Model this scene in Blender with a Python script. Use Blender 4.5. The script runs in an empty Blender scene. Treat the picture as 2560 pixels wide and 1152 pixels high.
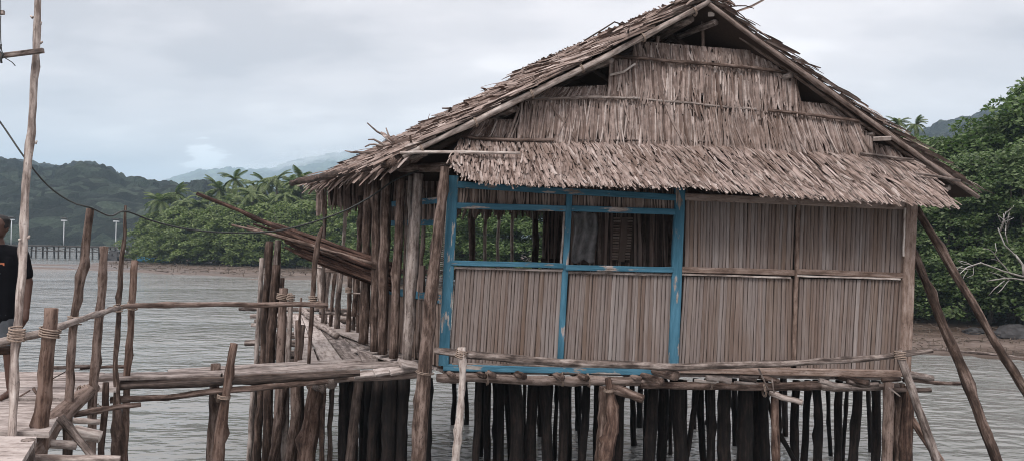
import bpy, math, random
import numpy as np
from mathutils import Vector, Matrix
random.seed(7); RNG = np.random.default_rng(11)
sc = bpy.context.scene
COL = sc.collection
# ------------------------------------------------------------------ camera
FPX, CX, CY = 1849.0, 1280.0, 576.0
CAM = np.array([0.0, 0.0, 3.4])
PITCH = math.atan(22 / FPX); ROLL = math.radians(1.0)
RM = Matrix.Rotation(math.pi / 2 + PITCH, 3, 'X') @ Matrix.Rotation(ROLL, 3, 'Z')
RN = np.array(RM)
cd = bpy.data.cameras.new('camera'); cam = bpy.data.objects.new('camera', cd); COL.objects.link(cam)
cd.sensor_width = 36; cd.lens = 36 * FPX / 2560; cd.clip_end = 12000; cd.clip_start = 0.05
cam.matrix_world = Matrix.Translation(Vector(CAM)) @ RM.to_4x4()
sc.camera = cam
# ------------------------------------------------------------------ world
w = bpy.data.worlds.new('World'); sc.world = w; w.use_nodes = True
nt = w.node_tree; N = nt.nodes; Lk = nt.links; N.clear()
SUN_EL, SUN_AZ = math.radians(50), math.radians(-158)     # azimuth from +Y, clockwise
out = N.new('ShaderNodeOutputWorld'); bg = N.new('ShaderNodeBackground'); bg.inputs[1].default_value = 0.1
sky = N.new('ShaderNodeTexSky'); sky.sky_type = 'NISHITA'; sky.sun_disc = False
sky.sun_elevation = SUN_EL; sky.sun_rotation = SUN_AZ
tc = N.new('ShaderNodeTexCoord'); sep = N.new('ShaderNodeSeparateXYZ'); Lk.new(tc.outputs['Generated'], sep.inputs[0])
def wm(op, a, b=None, cl=False):
    m = N.new('ShaderNodeMath'); m.operation = op; m.use_clamp = cl
    for i, v in enumerate((a, b)):
        if v is None: continue
        if isinstance(v, (int, float)): m.inputs[i].default_value = v
        else: Lk.new(v, m.inputs[i])
    return m.outputs[0]
den = wm('ADD', wm('MAXIMUM', sep.outputs[2], 0.0), 0.22)
cx_ = wm('DIVIDE', sep.outputs[0], den); cy_ = wm('DIVIDE', sep.outputs[1], den)
cmb = N.new('ShaderNodeCombineXYZ'); Lk.new(cx_, cmb.inputs[0]); Lk.new(cy_, cmb.inputs[1])
def wnoise(scale, detail, off):
    mp = N.new('ShaderNodeMapping'); mp.inputs['Location'].default_value = off; mp.inputs['Scale'].default_value = (scale, scale * 1.5, scale)
    Lk.new(cmb.outputs[0], mp.inputs[0]); n = N.new('ShaderNodeTexNoise'); n.inputs['Scale'].default_value = 1; n.inputs['Detail'].default_value = detail
    n.inputs['Roughness'].default_value = 0.52; Lk.new(mp.outputs[0], n.inputs[0]); return n.outputs[0]
def wramp(fac, stops):
    r = N.new('ShaderNodeValToRGB'); Lk.new(fac, r.inputs[0])
    e = r.color_ramp.elements
    while len(e) < len(stops): e.new(0.5)
    for el, (p, c) in zip(e, stops): el.position = p; el.color = (*c, 1)
    r.color_ramp.interpolation = 'EASE'
    return r.outputs[0]
big = wnoise(0.75, 5, (3.1, 1.7, 0)); fine = wnoise(2.1, 6, (8.3, 4.2, 0))
mixn = wm('ADD', wm('MULTIPLY', big, 0.68), wm('MULTIPLY', fine, 0.32))
cloud = wramp(mixn, [(0.39, (2.88, 2.70, 2.74)), (0.46, (3.62, 3.38, 3.39)), (0.53, (4.28, 3.98, 3.95)), (0.62, (5.3, 4.97, 4.88))])
mx = N.new('ShaderNodeMix'); mx.data_type = 'RGBA'; mx.inputs[0].default_value = 0.97
# one bright break in the cloud low over the far hills
gd = nrm_ = None
import numpy as _n
_g = RN @ _n.array([(514 - CX) / FPX, (CY - 400) / FPX, -1.0]); _g = _g / _n.linalg.norm(_g)
dt = N.new('ShaderNodeVectorMath'); dt.operation = 'DISTANCE'; Lk.new(tc.outputs['Generated'], dt.inputs[0]); dt.inputs[1].default_value = tuple(_g)
gn = wnoise(9.0, 5, (1.3, 2.2, 0)); gf = wm('SUBTRACT', wm('MULTIPLY', gn, .060), dt.outputs['Value'])
gap = wramp(wm('MULTIPLY', wm('ADD', gf, -.004), 60.0, True), [(0.0, (0, 0, 0)), (0.7, (1, 1, 1))])
gm = N.new('ShaderNodeMix'); gm.data_type = 'RGBA'; Lk.new(gap, gm.inputs[0]); Lk.new(cloud, gm.inputs[6]); gm.inputs[7].default_value = (6.6, 6.6, 6.7, 1); cloud = gm.outputs[2]
# an overcast sky grows brighter towards the zenith
zg = wm('ADD', wm('MULTIPLY', wm('MAXIMUM', sep.outputs[2], 0.0), 1.5), 0.78)
vm = N.new('ShaderNodeVectorMath'); vm.operation = 'SCALE'; Lk.new(cloud, vm.inputs[0]); Lk.new(zg, vm.inputs['Scale'])
Lk.new(sky.outputs[0], mx.inputs[6]); Lk.new(vm.outputs[0], mx.inputs[7])
Lk.new(mx.outputs[2], bg.inputs[0]); Lk.new(bg.outputs[0], out.inputs[0])
# ------------------------------------------------------------------ sun (veiled by cloud)
sd = bpy.data.lights.new('sun', 'SUN'); sd.energy = 1.5; sd.angle = math.radians(25); sd.color = (1, 0.965, 0.94)
sun = bpy.data.objects.new('sun', sd); COL.objects.link(sun)
dv = Vector((math.sin(SUN_AZ) * math.cos(SUN_EL), math.cos(SUN_AZ) * math.cos(SUN_EL), math.sin(SUN_EL)))
sun.rotation_euler = (-dv).to_track_quat('-Z', 'Y').to_euler(); sun.location = (-30, -40, 80)
vs = sc.view_settings; vs.view_transform = 'Standard'; vs.look = 'None'; vs.exposure = 1.08; vs.gamma = 1; vs.use_curve_mapping = False
try:
    sc.cycles.volume_bounces = 1; sc.cycles.max_bounces = 8; sc.cycles.use_denoising = True
    sc.cycles.transparent_max_bounces = 8; sc.cycles.filter_width = 1.0
except Exception: pass

# ------------------------------------------------------------------ projection helpers (photo pixel -> place in the world)
def ray(px, py): return RN @ np.array([(px - CX) / FPX, (CY - py) / FPX, -1.0])
def P(px, py, Y): r = ray(px, py); return CAM + r * (Y / r[1])
def G(px, py, z): r = ray(px, py); return CAM + r * ((z - CAM[2]) / r[2])
FK = 0.065
Q0 = P(1112, 915, 9.0); FC = Q0[1] - FK * Q0[0]
def FW(px, py, off=0.0):      # point on the front wall's plane, moved 'off' metres outwards
    r = ray(px, py); return CAM + r * ((FC - off) / (r[1] - FK * r[0]))
FN = np.array([FK, -1.0, 0.0]); FN /= np.linalg.norm(FN)     # outward normal
FX = np.array([1.0, FK, 0.0]); FX /= np.linalg.norm(FX)
RDIR = np.array([-0.44, 0.898, 0.0])
UP = np.array([0, 0, 1.0])
nrm = lambda v: v / (np.linalg.norm(v) + 1e-12)
A3 = lambda *a: np.array(a, float)
M_PX = 9.0 / FPX

# ------------------------------------------------------------------ objects
WL = {}
def wl(o): return WL[o.name] if o is not None else np.zeros(3)
def thing(name, label, cat, loc, group=None):
    o = bpy.data.objects.new(name, None); COL.objects.link(o); o.empty_display_size = 0.2
    o.location = tuple(loc); WL[o.name] = np.array(loc, float)
    o['label'] = label; o['category'] = cat
    if group: o['group'] = group
    return o
def tag(o, label, cat, group=None):
    o['label'] = label; o['category'] = cat
    if group: o['group'] = group
    return o
def fastmesh(name, V, F, uv=None, smooth=False, mat=None):
    V = np.asarray(V, np.float32); F = np.asarray(F, np.int32)
    me = bpy.data.meshes.new(name); n, k = F.shape
    me.vertices.add(len(V)); me.vertices.foreach_set('co', V.ravel())
    me.loops.add(n * k); me.loops.foreach_set('vertex_index', F.ravel())
    me.polygons.add(n); me.polygons.foreach_set('loop_start', np.arange(n, dtype=np.int32) * k)
    me.update(calc_edges=True)
    if uv is not None:
        l = me.uv_layers.new(name='UVMap'); l.data.foreach_set('uv', np.asarray(uv, np.float32).ravel())
    me.polygons.foreach_set('use_smooth', np.full(n, smooth))
    if mat: me.materials.append(mat)
    me.validate(); return me
def link(name, me, origin, parent=None):
    o = bpy.data.objects.new(name, me); COL.objects.link(o)
    o.parent = parent; o.location = tuple(np.asarray(origin, float) - wl(parent)); WL[o.name] = np.array(origin, float)
    return o
def mk(name, V, F, mat, parent=None, uv=None, smooth=False, origin=None):
    V = np.asarray(V, float)
    if origin is None:
        origin = V.mean(0); origin[2] = V[:, 2].min()
    return link(name, fastmesh(name, V - origin, F, uv, smooth, mat), origin, parent)
def mkpoly(name, V, faces, mat, parent=None, uvs=None, smooth=False, origin=None):
    V = np.asarray(V, float)
    if origin is None: origin = V.mean(0); origin[2] = V[:, 2].min()
    me = bpy.data.meshes.new(name); me.from_pydata((V - origin).tolist(), [], faces)
    if uvs is not None:
        l = me.uv_layers.new(name='UVMap'); l.data.foreach_set('uv', np.asarray(uvs, np.float32).ravel())
    if smooth: me.polygons.foreach_set('use_smooth', np.ones(len(me.polygons), bool))
    me.materials.append(mat); me.validate()
    return link(name, me, origin, parent)
def frame_of(d):
    d = nrm(d); a = UP if abs(d[2]) < 0.9 else A3(1, 0, 0)
    s = nrm(np.cross(d, a)); return s, np.cross(s, d)
def tube_arrays(pts, rads, sides=9, seg=0.22, wob=0.012, lump=0.10, seed=0, knots=True):
    wob = min(wob, .05 * seg + .0015 * 0) if wob < .04 else wob
    rg = np.random.default_rng(seed)
    pts = np.array(pts, float); rads = np.interp(np.arange(len(pts)), np.arange(len(rads)) * (len(pts) - 1) / max(1, len(rads) - 1), rads) if len(rads) != len(pts) else np.array(rads, float)
    ln = np.r_[0, np.cumsum(np.linalg.norm(np.diff(pts, axis=0), axis=1))]
    n = int(min(90, max(3, math.ceil(ln[-1] / seg) + 1))); t = np.linspace(0, ln[-1], n)
    C = np.stack([np.interp(t, ln, pts[:, i]) for i in range(3)], 1); R = np.interp(t, ln, rads)
    if n > 4:
        k = rg.normal(0, 1, (n, 3)); k = (np.roll(k, 1, 0) + k * 2 + np.roll(k, -1, 0)) / 4
        k[0] *= 0.3; k[-1] *= 0.3; C = C + k * wob
    R = R * (1 + rg.normal(0, lump * 0.5, n))
    T = np.gradient(C, axis=0); T /= np.linalg.norm(T, axis=1)[:, None]
    s, b = frame_of(T.mean(0))
    ang = np.arange(sides) * 2 * math.pi / sides + rg.uniform(0, 6)
    V = []
    base = 1 + rg.normal(0, lump * 0.5, sides)
    for i in range(n):
        si = nrm(s - T[i] * np.dot(s, T[i])); bi = np.cross(T[i], si)
        rr = R[i] * base * (1 + rg.normal(0, lump * 0.45, sides))
        V.append(C[i] + rr[:, None] * (np.cos(ang)[:, None] * si + np.sin(ang)[:, None] * bi))
    V = np.concatenate(V)
    if knots and n > 5 and ln[-1] > .5:
        for _ in range(int(ln[-1] / .38)):
            i, j = int(rg.integers(1, n - 1)), int(rg.integers(sides)); v = V[i * sides + j] - C[i]; V[i * sides + j] = C[i] + v * rg.uniform(1.18, 1.5)
    faces = []; uv = []
    per = 2 * math.pi * R.mean(); u0 = rg.uniform(0, 50)
    for i in range(n - 1):
        for j in range(sides):
            j2 = (j + 1) % sides
            faces.append((i * sides + j, i * sides + j2, (i + 1) * sides + j2, (i + 1) * sides + j))
            ua, ub = u0 + per * j / sides, u0 + per * (j + 1) / sides
            uv += [(ua, t[i]), (ub, t[i]), (ub, t[i + 1]), (ua, t[i + 1])]
    # slightly domed saw-cut ends
    c0, c1 = len(V), len(V) + 1
    V = np.vstack([V, C[0] - T[0] * R[0] * 0.12, C[-1] + T[-1] * R[-1] * 0.12])
    for j in range(sides):
        j2 = (j + 1) % sides
        faces.append((c0, j2, j)); uv += [(u0, 0), (u0 + .03, .02), (u0, .03)]
        faces.append((c1, (n - 1) * sides + j, (n - 1) * sides + j2)); uv += [(u0, 9), (u0 + .03, 9.02), (u0, 9.03)]
    return V, faces, uv
SEED = [100]
def log(name, pts, rads, mat, parent=None, **kw):
    SEED[0] += 1
    V, F, uv = tube_arrays(pts, rads, seed=SEED[0], **kw)
    return mkpoly(name, V, F, mat, parent, uv, smooth=True)
def plog(name, px, wpx, mat, parent=None, **kw):
    """log from photo pixels (x, y, depth); widths in photo pixels"""
    pts = [P(*p) for p in px]
    n = len(px); ws = np.interp(np.arange(n), np.linspace(0, n - 1, len(wpx)), wpx)
    return log(name, pts, [0.5 * a * p[2] / FPX for a, p in zip(ws, px)], mat, parent, **kw)
def box_arrays(a, b, wd, th, nor, jit=0.0, seed=0, seg=1):
    """bar from a to b, wd across, th along nor; with chamfered edges"""
    rg = np.random.default_rng(seed)
    a, b = np.asarray(a, float), np.asarray(b, float); d = nrm(b - a); L = np.linalg.norm(b - a)
    n = nrm(nor - d * np.dot(nor, d)); s = np.cross(d, n); c = min(wd, th) * 0.12
    sec = [(-wd/2 + c, -th/2), (wd/2 - c, -th/2), (wd/2, -th/2 + c), (wd/2, th/2 - c), (wd/2 - c, th/2), (-wd/2 + c, th/2), (-wd/2, th/2 - c), (-wd/2, -th/2 + c)]
    V = []; ts = np.linspace(0, 1, seg + 1)
    for t in ts:
        o = a + (b - a) * t + s * rg.normal(0, jit) + n * rg.normal(0, jit)
        ww = 1 + rg.normal(0, jit * 3)
        for x, y in sec: V.append(o + s * x * ww + n * y)
    F = []; uv = []; u0 = rg.uniform(0, 50)
    us = np.cumsum([0] + [math.dist(sec[i], sec[(i + 1) % 8]) for i in range(8)])
    for k in range(seg):
        for j in range(8):
            j2 = (j + 1) % 8
            F.append((k * 8 + j, k * 8 + j2, (k + 1) * 8 + j2, (k + 1) * 8 + j))
            uv += [(u0 + us[j], L * ts[k]), (u0 + us[j + 1], L * ts[k]), (u0 + us[j + 1], L * ts[k + 1]), (u0 + us[j], L * ts[k + 1])]
    F.append(tuple(range(7, -1, -1))); uv += [(u0 + x * .2, y * .2) for x, y in sec[::-1]]
    F.append(tuple(seg * 8 + j for j in range(8))); uv += [(u0 + x * .2, 5 + y * .2) for x, y in sec]
    return np.array(V), F, uv
def bar(name, a, b, wd, th, nor, mat, parent=None, jit=0.0, seg=1):
    SEED[0] += 1
    V, F, uv = box_arrays(a, b, wd, th, np.asarray(nor, float), jit, SEED[0], seg)
    return mkpoly(name, V, F, mat, parent, uv)
def board(name, q, th, mat, parent=None):
    """flat quad/poly q (world points, in order) given thickness downwards"""
    q = np.array(q, float); n = len(q); V = np.vstack([q, q - UP * th])
    F = [tuple(range(n)), tuple(range(2 * n - 1, n - 1, -1))] + [(i, n + i, n + (i + 1) % n, (i + 1) % n) for i in range(n)]
    e = nrm(q[1] - q[0]); f = np.cross(UP, e); u0 = random.uniform(0, 40)
    uv = []
    for fc in F:
        for i in fc: uv.append((u0 + np.dot(V[i] - q[0], f) + V[i][2] * .7, np.dot(V[i] - q[0], e)))
    return mkpoly(name, V, F, mat, parent, uv)
def slab(name, q, th_vec, mat, parent=None):
    q = np.array(q, float); n = len(q); V = np.vstack([q, q + th_vec])
    F = [tuple(range(n)), tuple(range(2 * n - 1, n - 1, -1))] + [(i, n + i, n + (i + 1) % n, (i + 1) % n) for i in range(n)]
    uv = []
    for fc in F:
        for i in fc: uv.append((V[i][0] + V[i][1], V[i][2]))
    return mkpoly(name, V, F, mat, parent, uv)
def lash(p, axis, r, mat, parent, turns=3, pitch=0.014, rr=0.005, squash=1.0):
    axis = nrm(np.asarray(axis, float) + np.array([random.uniform(-.12, .12), random.uniform(-.12, .12), random.uniform(-.06, .06)])); s, b = frame_of(axis); n = turns * 8
    pts = []
    for i in range(n + 1):
        t = i / 8 * 2 * math.pi
        k = 1 + random.uniform(-.06, .12)
        pts.append(p + axis * (pitch * (i / 8 - turns / 2)) + (s * math.cos(t) * r * k + b * math.sin(t) * r * k * squash))
    SEED[0] += 1
    V, F, uv = tube_arrays(pts, [rr], sides=5, seg=0.001, wob=0, lump=0.02, seed=SEED[0])
    return mkpoly('lashing', V, F, mat, parent, uv, smooth=True)

# ------------------------------------------------------------------ materials
def newmat(name):
    m = bpy.data.materials.new(name); m.use_nodes = True; t = m.node_tree; t.nodes.clear()
    o = t.nodes.new('ShaderNodeOutputMaterial'); b = t.nodes.new('ShaderNodeBsdfPrincipled'); t.links.new(b.outputs[0], o.inputs[0])
    return m, t, b
class NT:
    def __init__(s, t): s.t = t; s.n = t.nodes; s.l = t.links
    def inp(s, node, i, v):
        if v is None: return
        if hasattr(v, 'is_output') or isinstance(v, bpy.types.NodeSocket): s.l.new(v, node.inputs[i])
        else: node.inputs[i].default_value = v
    def math(s, op, a, b=None, c=None, clamp=False):
        m = s.n.new('ShaderNodeMath'); m.operation = op; m.use_clamp = clamp
        for i, v in enumerate((a, b, c)): s.inp(m, i, v)
        return m.outputs[0]
    def noise(s, vec, scale, detail=4, rough=.55, w=None):
        n = s.n.new('ShaderNodeTexNoise')
        if w is not None: n.noise_dimensions = '4D'; s.inp(n, 'W', w)
        s.inp(n, 'Vector', vec); n.inputs['Scale'].default_value = scale; n.inputs['Detail'].default_value = detail; n.inputs['Roughness'].default_value = rough
        return n.outputs[0]
    def mapping(s, vec, scale=(1, 1, 1), loc=(0, 0, 0)):
        m = s.n.new('ShaderNodeMapping'); s.inp(m, 0, vec); m.inputs['Scale'].default_value = scale; m.inputs['Location'].default_value = loc; return m.outputs[0]
    def ramp(s, f, stops, interp='LINEAR'):
        r = s.n.new('ShaderNodeValToRGB'); s.inp(r, 0, f); e = r.color_ramp.elements; r.color_ramp.interpolation = interp
        while len(e) < len(stops): e.new(.5)
        for el, (p, c) in zip(e, stops): el.position = p; el.color = (*c, 1) if len(c) == 3 else c
        return r.outputs[0]
    def mix(s, f, a, b, mode='MIX'):
        m = s.n.new('ShaderNodeMix'); m.data_type = 'RGBA'; m.blend_type = mode
        s.inp(m, 0, f)
        for i, v in ((6, a), (7, b)):
            s.inp(m, i, (*v, 1) if isinstance(v, tuple) and len(v) == 3 else v)
        return m.outputs[2]
    def bump(s, h, strength, dist, b, nor=None):
        m = s.n.new('ShaderNodeBump'); m.inputs['Strength'].default_value = strength; m.inputs['Distance'].default_value = dist
        s.inp(m, 'Height', h); s.inp(m, 'Normal', nor)
        if b: s.l.new(m.outputs[0], b.inputs['Normal'])
        return m.outputs[0]
    def new(s, k): return s.n.new(k)
def wood(name, dark, mid, light, rough=.85, paint=None, patch=.72, grain=(34, 2.2, 1), var=.5, peel=.56):
    m, t, b = newmat(name); k = NT(t)
    uv = k.new('ShaderNodeUVMap').outputs[0]; oi = k.new('ShaderNodeObjectInfo').outputs['Random']
    w = k.math('MULTIPLY', oi, 37.0)
    g = k.noise(k.mapping(uv, grain), 1.0, 5, .6, w); blot = k.noise(k.mapping(uv, (13, 5, 1)), 1.0, 5, .65, w)
    f = k.math('ADD', k.math('MULTIPLY', g, .62), k.math('MULTIPLY', blot, patch))
    f = k.math('ADD', f, k.math('MULTIPLY', k.math('SUBTRACT', oi, .5), var * .3))
    c = k.ramp(f, [(.53, dark), (.655, mid), (.79, light)])
    fl = k.noise(k.mapping(uv, (60, 22, 1)), 1.0, 2, .5, w)
    c = k.mix(k.math('MULTIPLY', k.ramp(fl, [(.60, (0, 0, 0)), (.70, (1, 1, 1))]), .55), c, tuple(x * .45 for x in dark))
    if paint:
        pn = k.math('ADD', k.math('MULTIPLY', k.noise(k.mapping(uv, (9, 2.6, 1)), 1.0, 5, .62, w), .75), k.math('MULTIPLY', g, .25))
        pc = k.mix(k.ramp(k.noise(k.mapping(uv, (11, 1.6, 1)), 1, 5, .65, w), [(.35, (0, 0, 0)), (.7, (1, 1, 1))]), tuple(x * .72 for x in paint), tuple(x * 1.3 + .03 for x in paint))
        f2 = k.ramp(pn, [(peel, (1, 1, 1)), (peel + .03, (0, 0, 0))])
        c = k.mix(f2, c, pc)
    k.l.new(c, b.inputs['Base Color']); b.inputs['Roughness'].default_value = rough
    b.inputs['Specular IOR Level'].default_value = .25
    k.bump(k.math('ADD', g, k.math('MULTIPLY', blot, .6)), .8, .02, b)
    return m
MAT = {}
MAT['log'] = wood('bark_pole_wood', (.026, .016, .012), (.082, .054, .043), (.215, .158, .134))
MAT['logred'] = wood('reddish_pole_wood', (.030, .017, .013), (.088, .053, .040), (.19, .130, .105))
MAT['loggrey'] = wood('grey_pole_wood', (.040, .029, .025), (.150, .117, .103), (.34, .288, .262))
MAT['pale'] = wood('pale_stripped_pole_wood', (.15, .115, .10), (.36, .30, .27), (.55, .49, .45))
MAT['pile'] = wood('wet_shaded_pile_wood', (.004, .003, .003), (.009, .0065, .006), (.026, .018, .015), rough=.85)  # wet wood, blackened further: shade under the house is put into its colour
MAT['stick'] = wood('brown_stick_wood', (.018, .009, .007), (.050, .027, .021), (.13, .078, .060))
MAT['plank'] = wood('weathered_plank_wood', (.12, .095, .085), (.29, .243, .223), (.44, .385, .36), grain=(26, 1.4, 1))
MAT['edge'] = wood('old_beam_wood', (.036, .025, .020), (.125, .090, .075), (.25, .195, .172))
MAT['darkwood'] = wood('dark_beam_wood', (.025, .018, .015), (.062, .045, .038), (.12, .09, .078))
MAT['blue'] = wood('blue_painted_wood', (.10, .078, .066), (.22, .18, .16), (.36, .31, .29), paint=(.036, .128, .19), peel=.565)
MAT['bluepeel'] = wood('peeling_blue_wood', (.12, .10, .09), (.25, .22, .20), (.36, .33, .31), paint=(.038, .135, .20), peel=.535)
MAT['timber'] = wood('bare_frame_timber', (.10, .066, .052), (.205, .145, .118), (.30, .235, .205))

def slatmat(name, cols, streak=1.0):
    m, t, b = newmat(name); k = NT(t)
    oi = k.new('ShaderNodeObjectInfo').outputs['Random']; gen = k.new('ShaderNodeTexCoord').outputs['Generated']
    w = k.math('MULTIPLY', oi, 53.0)
    base = k.ramp(oi, cols)
    g = k.noise(k.mapping(gen, (2.5, 1, 3.2)), 1.0, 4, .6, w); s = k.noise(k.mapping(gen, (9, 1, .8)), 1.0, 4, .65, w)
    c = k.mix(k.ramp(g, [(.3, (.0, .0, .0)), (.75, (1, 1, 1))]), k.mix(.55, base, (.05, .036, .03)), base)
    c = k.mix(k.math('MULTIPLY', k.ramp(s, [(.50, (0, 0, 0)), (.72, (1, 1, 1))]), .5), c, (.42, .36, .33))
    pos = k.new('ShaderNodeNewGeometry').outputs['Position']
    st = k.noise(k.mapping(pos, (2.6, 2.6, .55)), 1.0, 4, .6)
    c = k.mix(k.math('MULTIPLY', k.ramp(st, [(.52, (0, 0, 0)), (.68, (1, 1, 1))]), .55), c, (.125, .078, .054))       # brown weather stains running over several ribs
    c = k.mix(k.math('MULTIPLY', k.ramp(st, [(.30, (1, 1, 1)), (.44, (0, 0, 0))]), .45), c, (.27, .25, .243))         # bleached grey areas
    k.l.new(c, b.inputs['Base Color']); b.inputs['Roughness'].default_value = .8; b.inputs['Specular IOR Level'].default_value = .2
    k.bump(s, .5, .006, b)
    return m
MAT['slat'] = slatmat('palm_rib_slat', [(0, (.150, .106, .088)), (.15, (.215, .163, .142)), (.3, (.180, .142, .128)), (.45, (.245, .203, .188)), (.6, (.18, .128, .102)), (.75, (.29, .250, .236)), (.88, (.205, .166, .152)), (1, (.25, .206, .190))])
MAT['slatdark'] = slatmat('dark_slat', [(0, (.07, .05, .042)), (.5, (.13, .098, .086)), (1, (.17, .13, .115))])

def islandmat(name, stops, rough=.85, transl=None, bumpk=0, nscale=9, spec=.2, rot=None):
    m, t, b = newmat(name); k = NT(t)
    ri = k.new('ShaderNodeNewGeometry').outputs['Random Per Island']; oi = k.new('ShaderNodeObjectInfo').outputs['Random']
    f = k.math('FRACT', k.math('ADD', ri, oi))
    c = k.ramp(f, stops)
    oc = k.new('ShaderNodeTexCoord').outputs['Object']
    n = k.noise(oc, nscale, 3, .6)
    c = k.mix(k.math('MULTIPLY', k.ramp(n, [(.35, (1, 1, 1)), (.62, (0, 0, 0))]), .42), c, tuple(x * .5 for x in stops[0][1]))
    if rot:                                                   # rotted, darker areas with their own outline
        rn = k.noise(k.new('ShaderNodeNewGeometry').outputs['Position'], 1.5, 5, .65)
        c = k.mix(k.math('MULTIPLY', k.ramp(rn, [(.50, (0, 0, 0)), (.66, (1, 1, 1))]), .55), c, rot)
    k.l.new(c, b.inputs['Base Color']); b.inputs['Roughness'].default_value = rough; b.inputs['Specular IOR Level'].default_value = spec
    if transl:
        o = [x for x in t.nodes if x.type == 'OUTPUT_MATERIAL'][0]
        tr = k.new('ShaderNodeBsdfTranslucent'); k.l.new(k.mix(.5, c, transl), tr.inputs[0])
        ms = k.new('ShaderNodeMixShader'); ms.inputs[0].default_value = .38
        k.l.new(b.outputs[0], ms.inputs[1]); k.l.new(tr.outputs[0], ms.inputs[2]); k.l.new(ms.outputs[0], o.inputs[0])
    return m
MAT['thatch'] = islandmat('palm_leaf_thatch', [(0, (.10, .067, .055)), (.22, (.28, .210, .182)), (.45, (.40, .315, .282)), (.7, (.215, .160, .139)), (1, (.54, .455, .418))], nscale=14, rot=(.145, .098, .076))
MAT['thatchback'] = islandmat('thatch_underlayer', [(0, (.050, .034, .028)), (1, (.072, .050, .042))], nscale=30)
MAT['thatchroof'] = islandmat('weathered_roof_thatch', [(0, (.09, .060, .050)), (.25, (.26, .195, .168)), (.5, (.37, .29, .257)), (.75, (.17, .123, .105)), (1, (.52, .435, .395))], nscale=8, rot=(.120, .080, .062))
MAT['leaf'] = islandmat('mangrove_leaf', [(0, (.040, .068, .017)), (.35, (.078, .130, .032)), (.7, (.124, .188, .054)), (1, (.20, .265, .11))], .5, (.06, .14, .02), nscale=.7, spec=.4)
MAT['leafdeep'] = islandmat('dark_mangrove_leaf', [(0, (.034, .060, .017)), (.3, (.074, .122, .036)), (.65, (.128, .186, .062)), (1, (.23, .285, .140))], .5, (.05, .12, .02), nscale=.6, spec=.4)
MAT['palm'] = islandmat('palm_frond', [(0, (.055, .085, .022)), (.5, (.120, .165, .048)), (1, (.23, .27, .115))], .5, (.06, .12, .02), nscale=.8, spec=.35)
MAT['leaffar'] = islandmat('yellowish_mangrove_leaf', [(0, (.060, .090, .020)), (.35, (.112, .160, .040)), (.7, (.170, .222, .064)), (1, (.24, .29, .12))], .5, (.08, .15, .02), nscale=.5, spec=.4)  # lighter, yellower leaf green for the far trees
MAT['bark'] = wood('tree_bark', (.03, .024, .02), (.085, .07, .06), (.18, .155, .135))
MAT['deadwood'] = wood('bleached_dead_wood', (.14, .125, .11), (.27, .25, .23), (.40, .38, .36))

def flat(name, col, rough=.7, metal=0, spec=.3, nz=0, ns=20):
    m, t, b = newmat(name); k = NT(t)
    if nz:
        n = k.noise(k.new('ShaderNodeTexCoord').outputs['Object'], ns, 4, .6)
        k.l.new(k.mix(k.ramp(n, [(.3, (0, 0, 0)), (.7, (1, 1, 1))]), tuple(x * (1 - nz) for x in col), tuple(min(1, x * (1 + nz)) for x in col)), b.inputs['Base Color'])
    else: b.inputs['Base Color'].default_value = (*col, 1)
    b.inputs['Roughness'].default_value = rough; b.inputs['Metallic'].default_value = metal; b.inputs['Specular IOR Level'].default_value = spec
    return m
MAT['rope'] = flat('pale_rope', (.25, .19, .155), .9, nz=.3, ns=60)
MAT['wire'] = flat('black_cable', (.025, .027, .026), .5)
MAT['skin'] = flat('brown_skin', (.075, .040, .030), .5, nz=.1, ns=14)
MAT['tee'] = flat('black_cotton', (.0055, .0055, .007), .95, nz=.25, ns=9, spec=.05)
MAT['shorts'] = flat('grey_denim', (.060, .066, .075), .9, nz=.25, ns=16)
MAT['hair'] = flat('black_hair', (.012, .010, .010), .6, nz=.3, ns=80)
MAT['white'] = flat('white_print', (.72, .72, .72), .8)
MAT['orange'] = flat('orange_print', (.50, .17, .09), .8)
MAT['lamp'] = flat('pale_lamp_metal', (.55, .57, .60), .5, nz=.1)
MAT['rock'] = flat('wet_rock', (.034, .032, .033), .7, nz=.4, ns=3)
MAT['cloth'] = flat('faded_grey_cloth', (.22, .21, .21), .95, nz=.4, ns=9)
MAT['boatw'] = flat('boat_white', (.62, .64, .66), .6, nz=.1)
MAT['boatb'] = flat('boat_blue', (.05, .22, .36), .6, nz=.2)
MAT['pierwood'] = flat('dark_pier_wood', (.045, .040, .038), .9, nz=.3, ns=2)
MAT['pierdeck'] = flat('grey_pier_deck', (.10, .095, .09), .9, nz=.3, ns=1)
def mud():
    m, t, b = newmat('wet_mud'); k = NT(t); pos = k.new('ShaderNodeNewGeometry').outputs['Position']
    a = k.noise(k.mapping(pos, (.10, .34, 1)), 1, 6, .6); s = k.noise(pos, 2.2, 5, .65)
    f = k.math('ADD', k.math('MULTIPLY', a, .6), k.math('MULTIPLY', s, .4))
    c = k.ramp(f, [(.34, (.040, .026, .020)), (.48, (.090, .062, .049)), (.60, (.14, .105, .087)), (.72, (.22, .185, .165))])
    k.l.new(c, b.inputs['Base Color'])
    k.l.new(k.ramp(a, [(.35, (.25, .25, .25)), (.6, (.8, .8, .8))]), b.inputs['Roughness'])
    k.bump(k.math('ADD', s, k.math('MULTIPLY', k.noise(pos, 9, 4, .6), .4)), .8, .12, b)
    return m
MAT['mud'] = mud()
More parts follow.
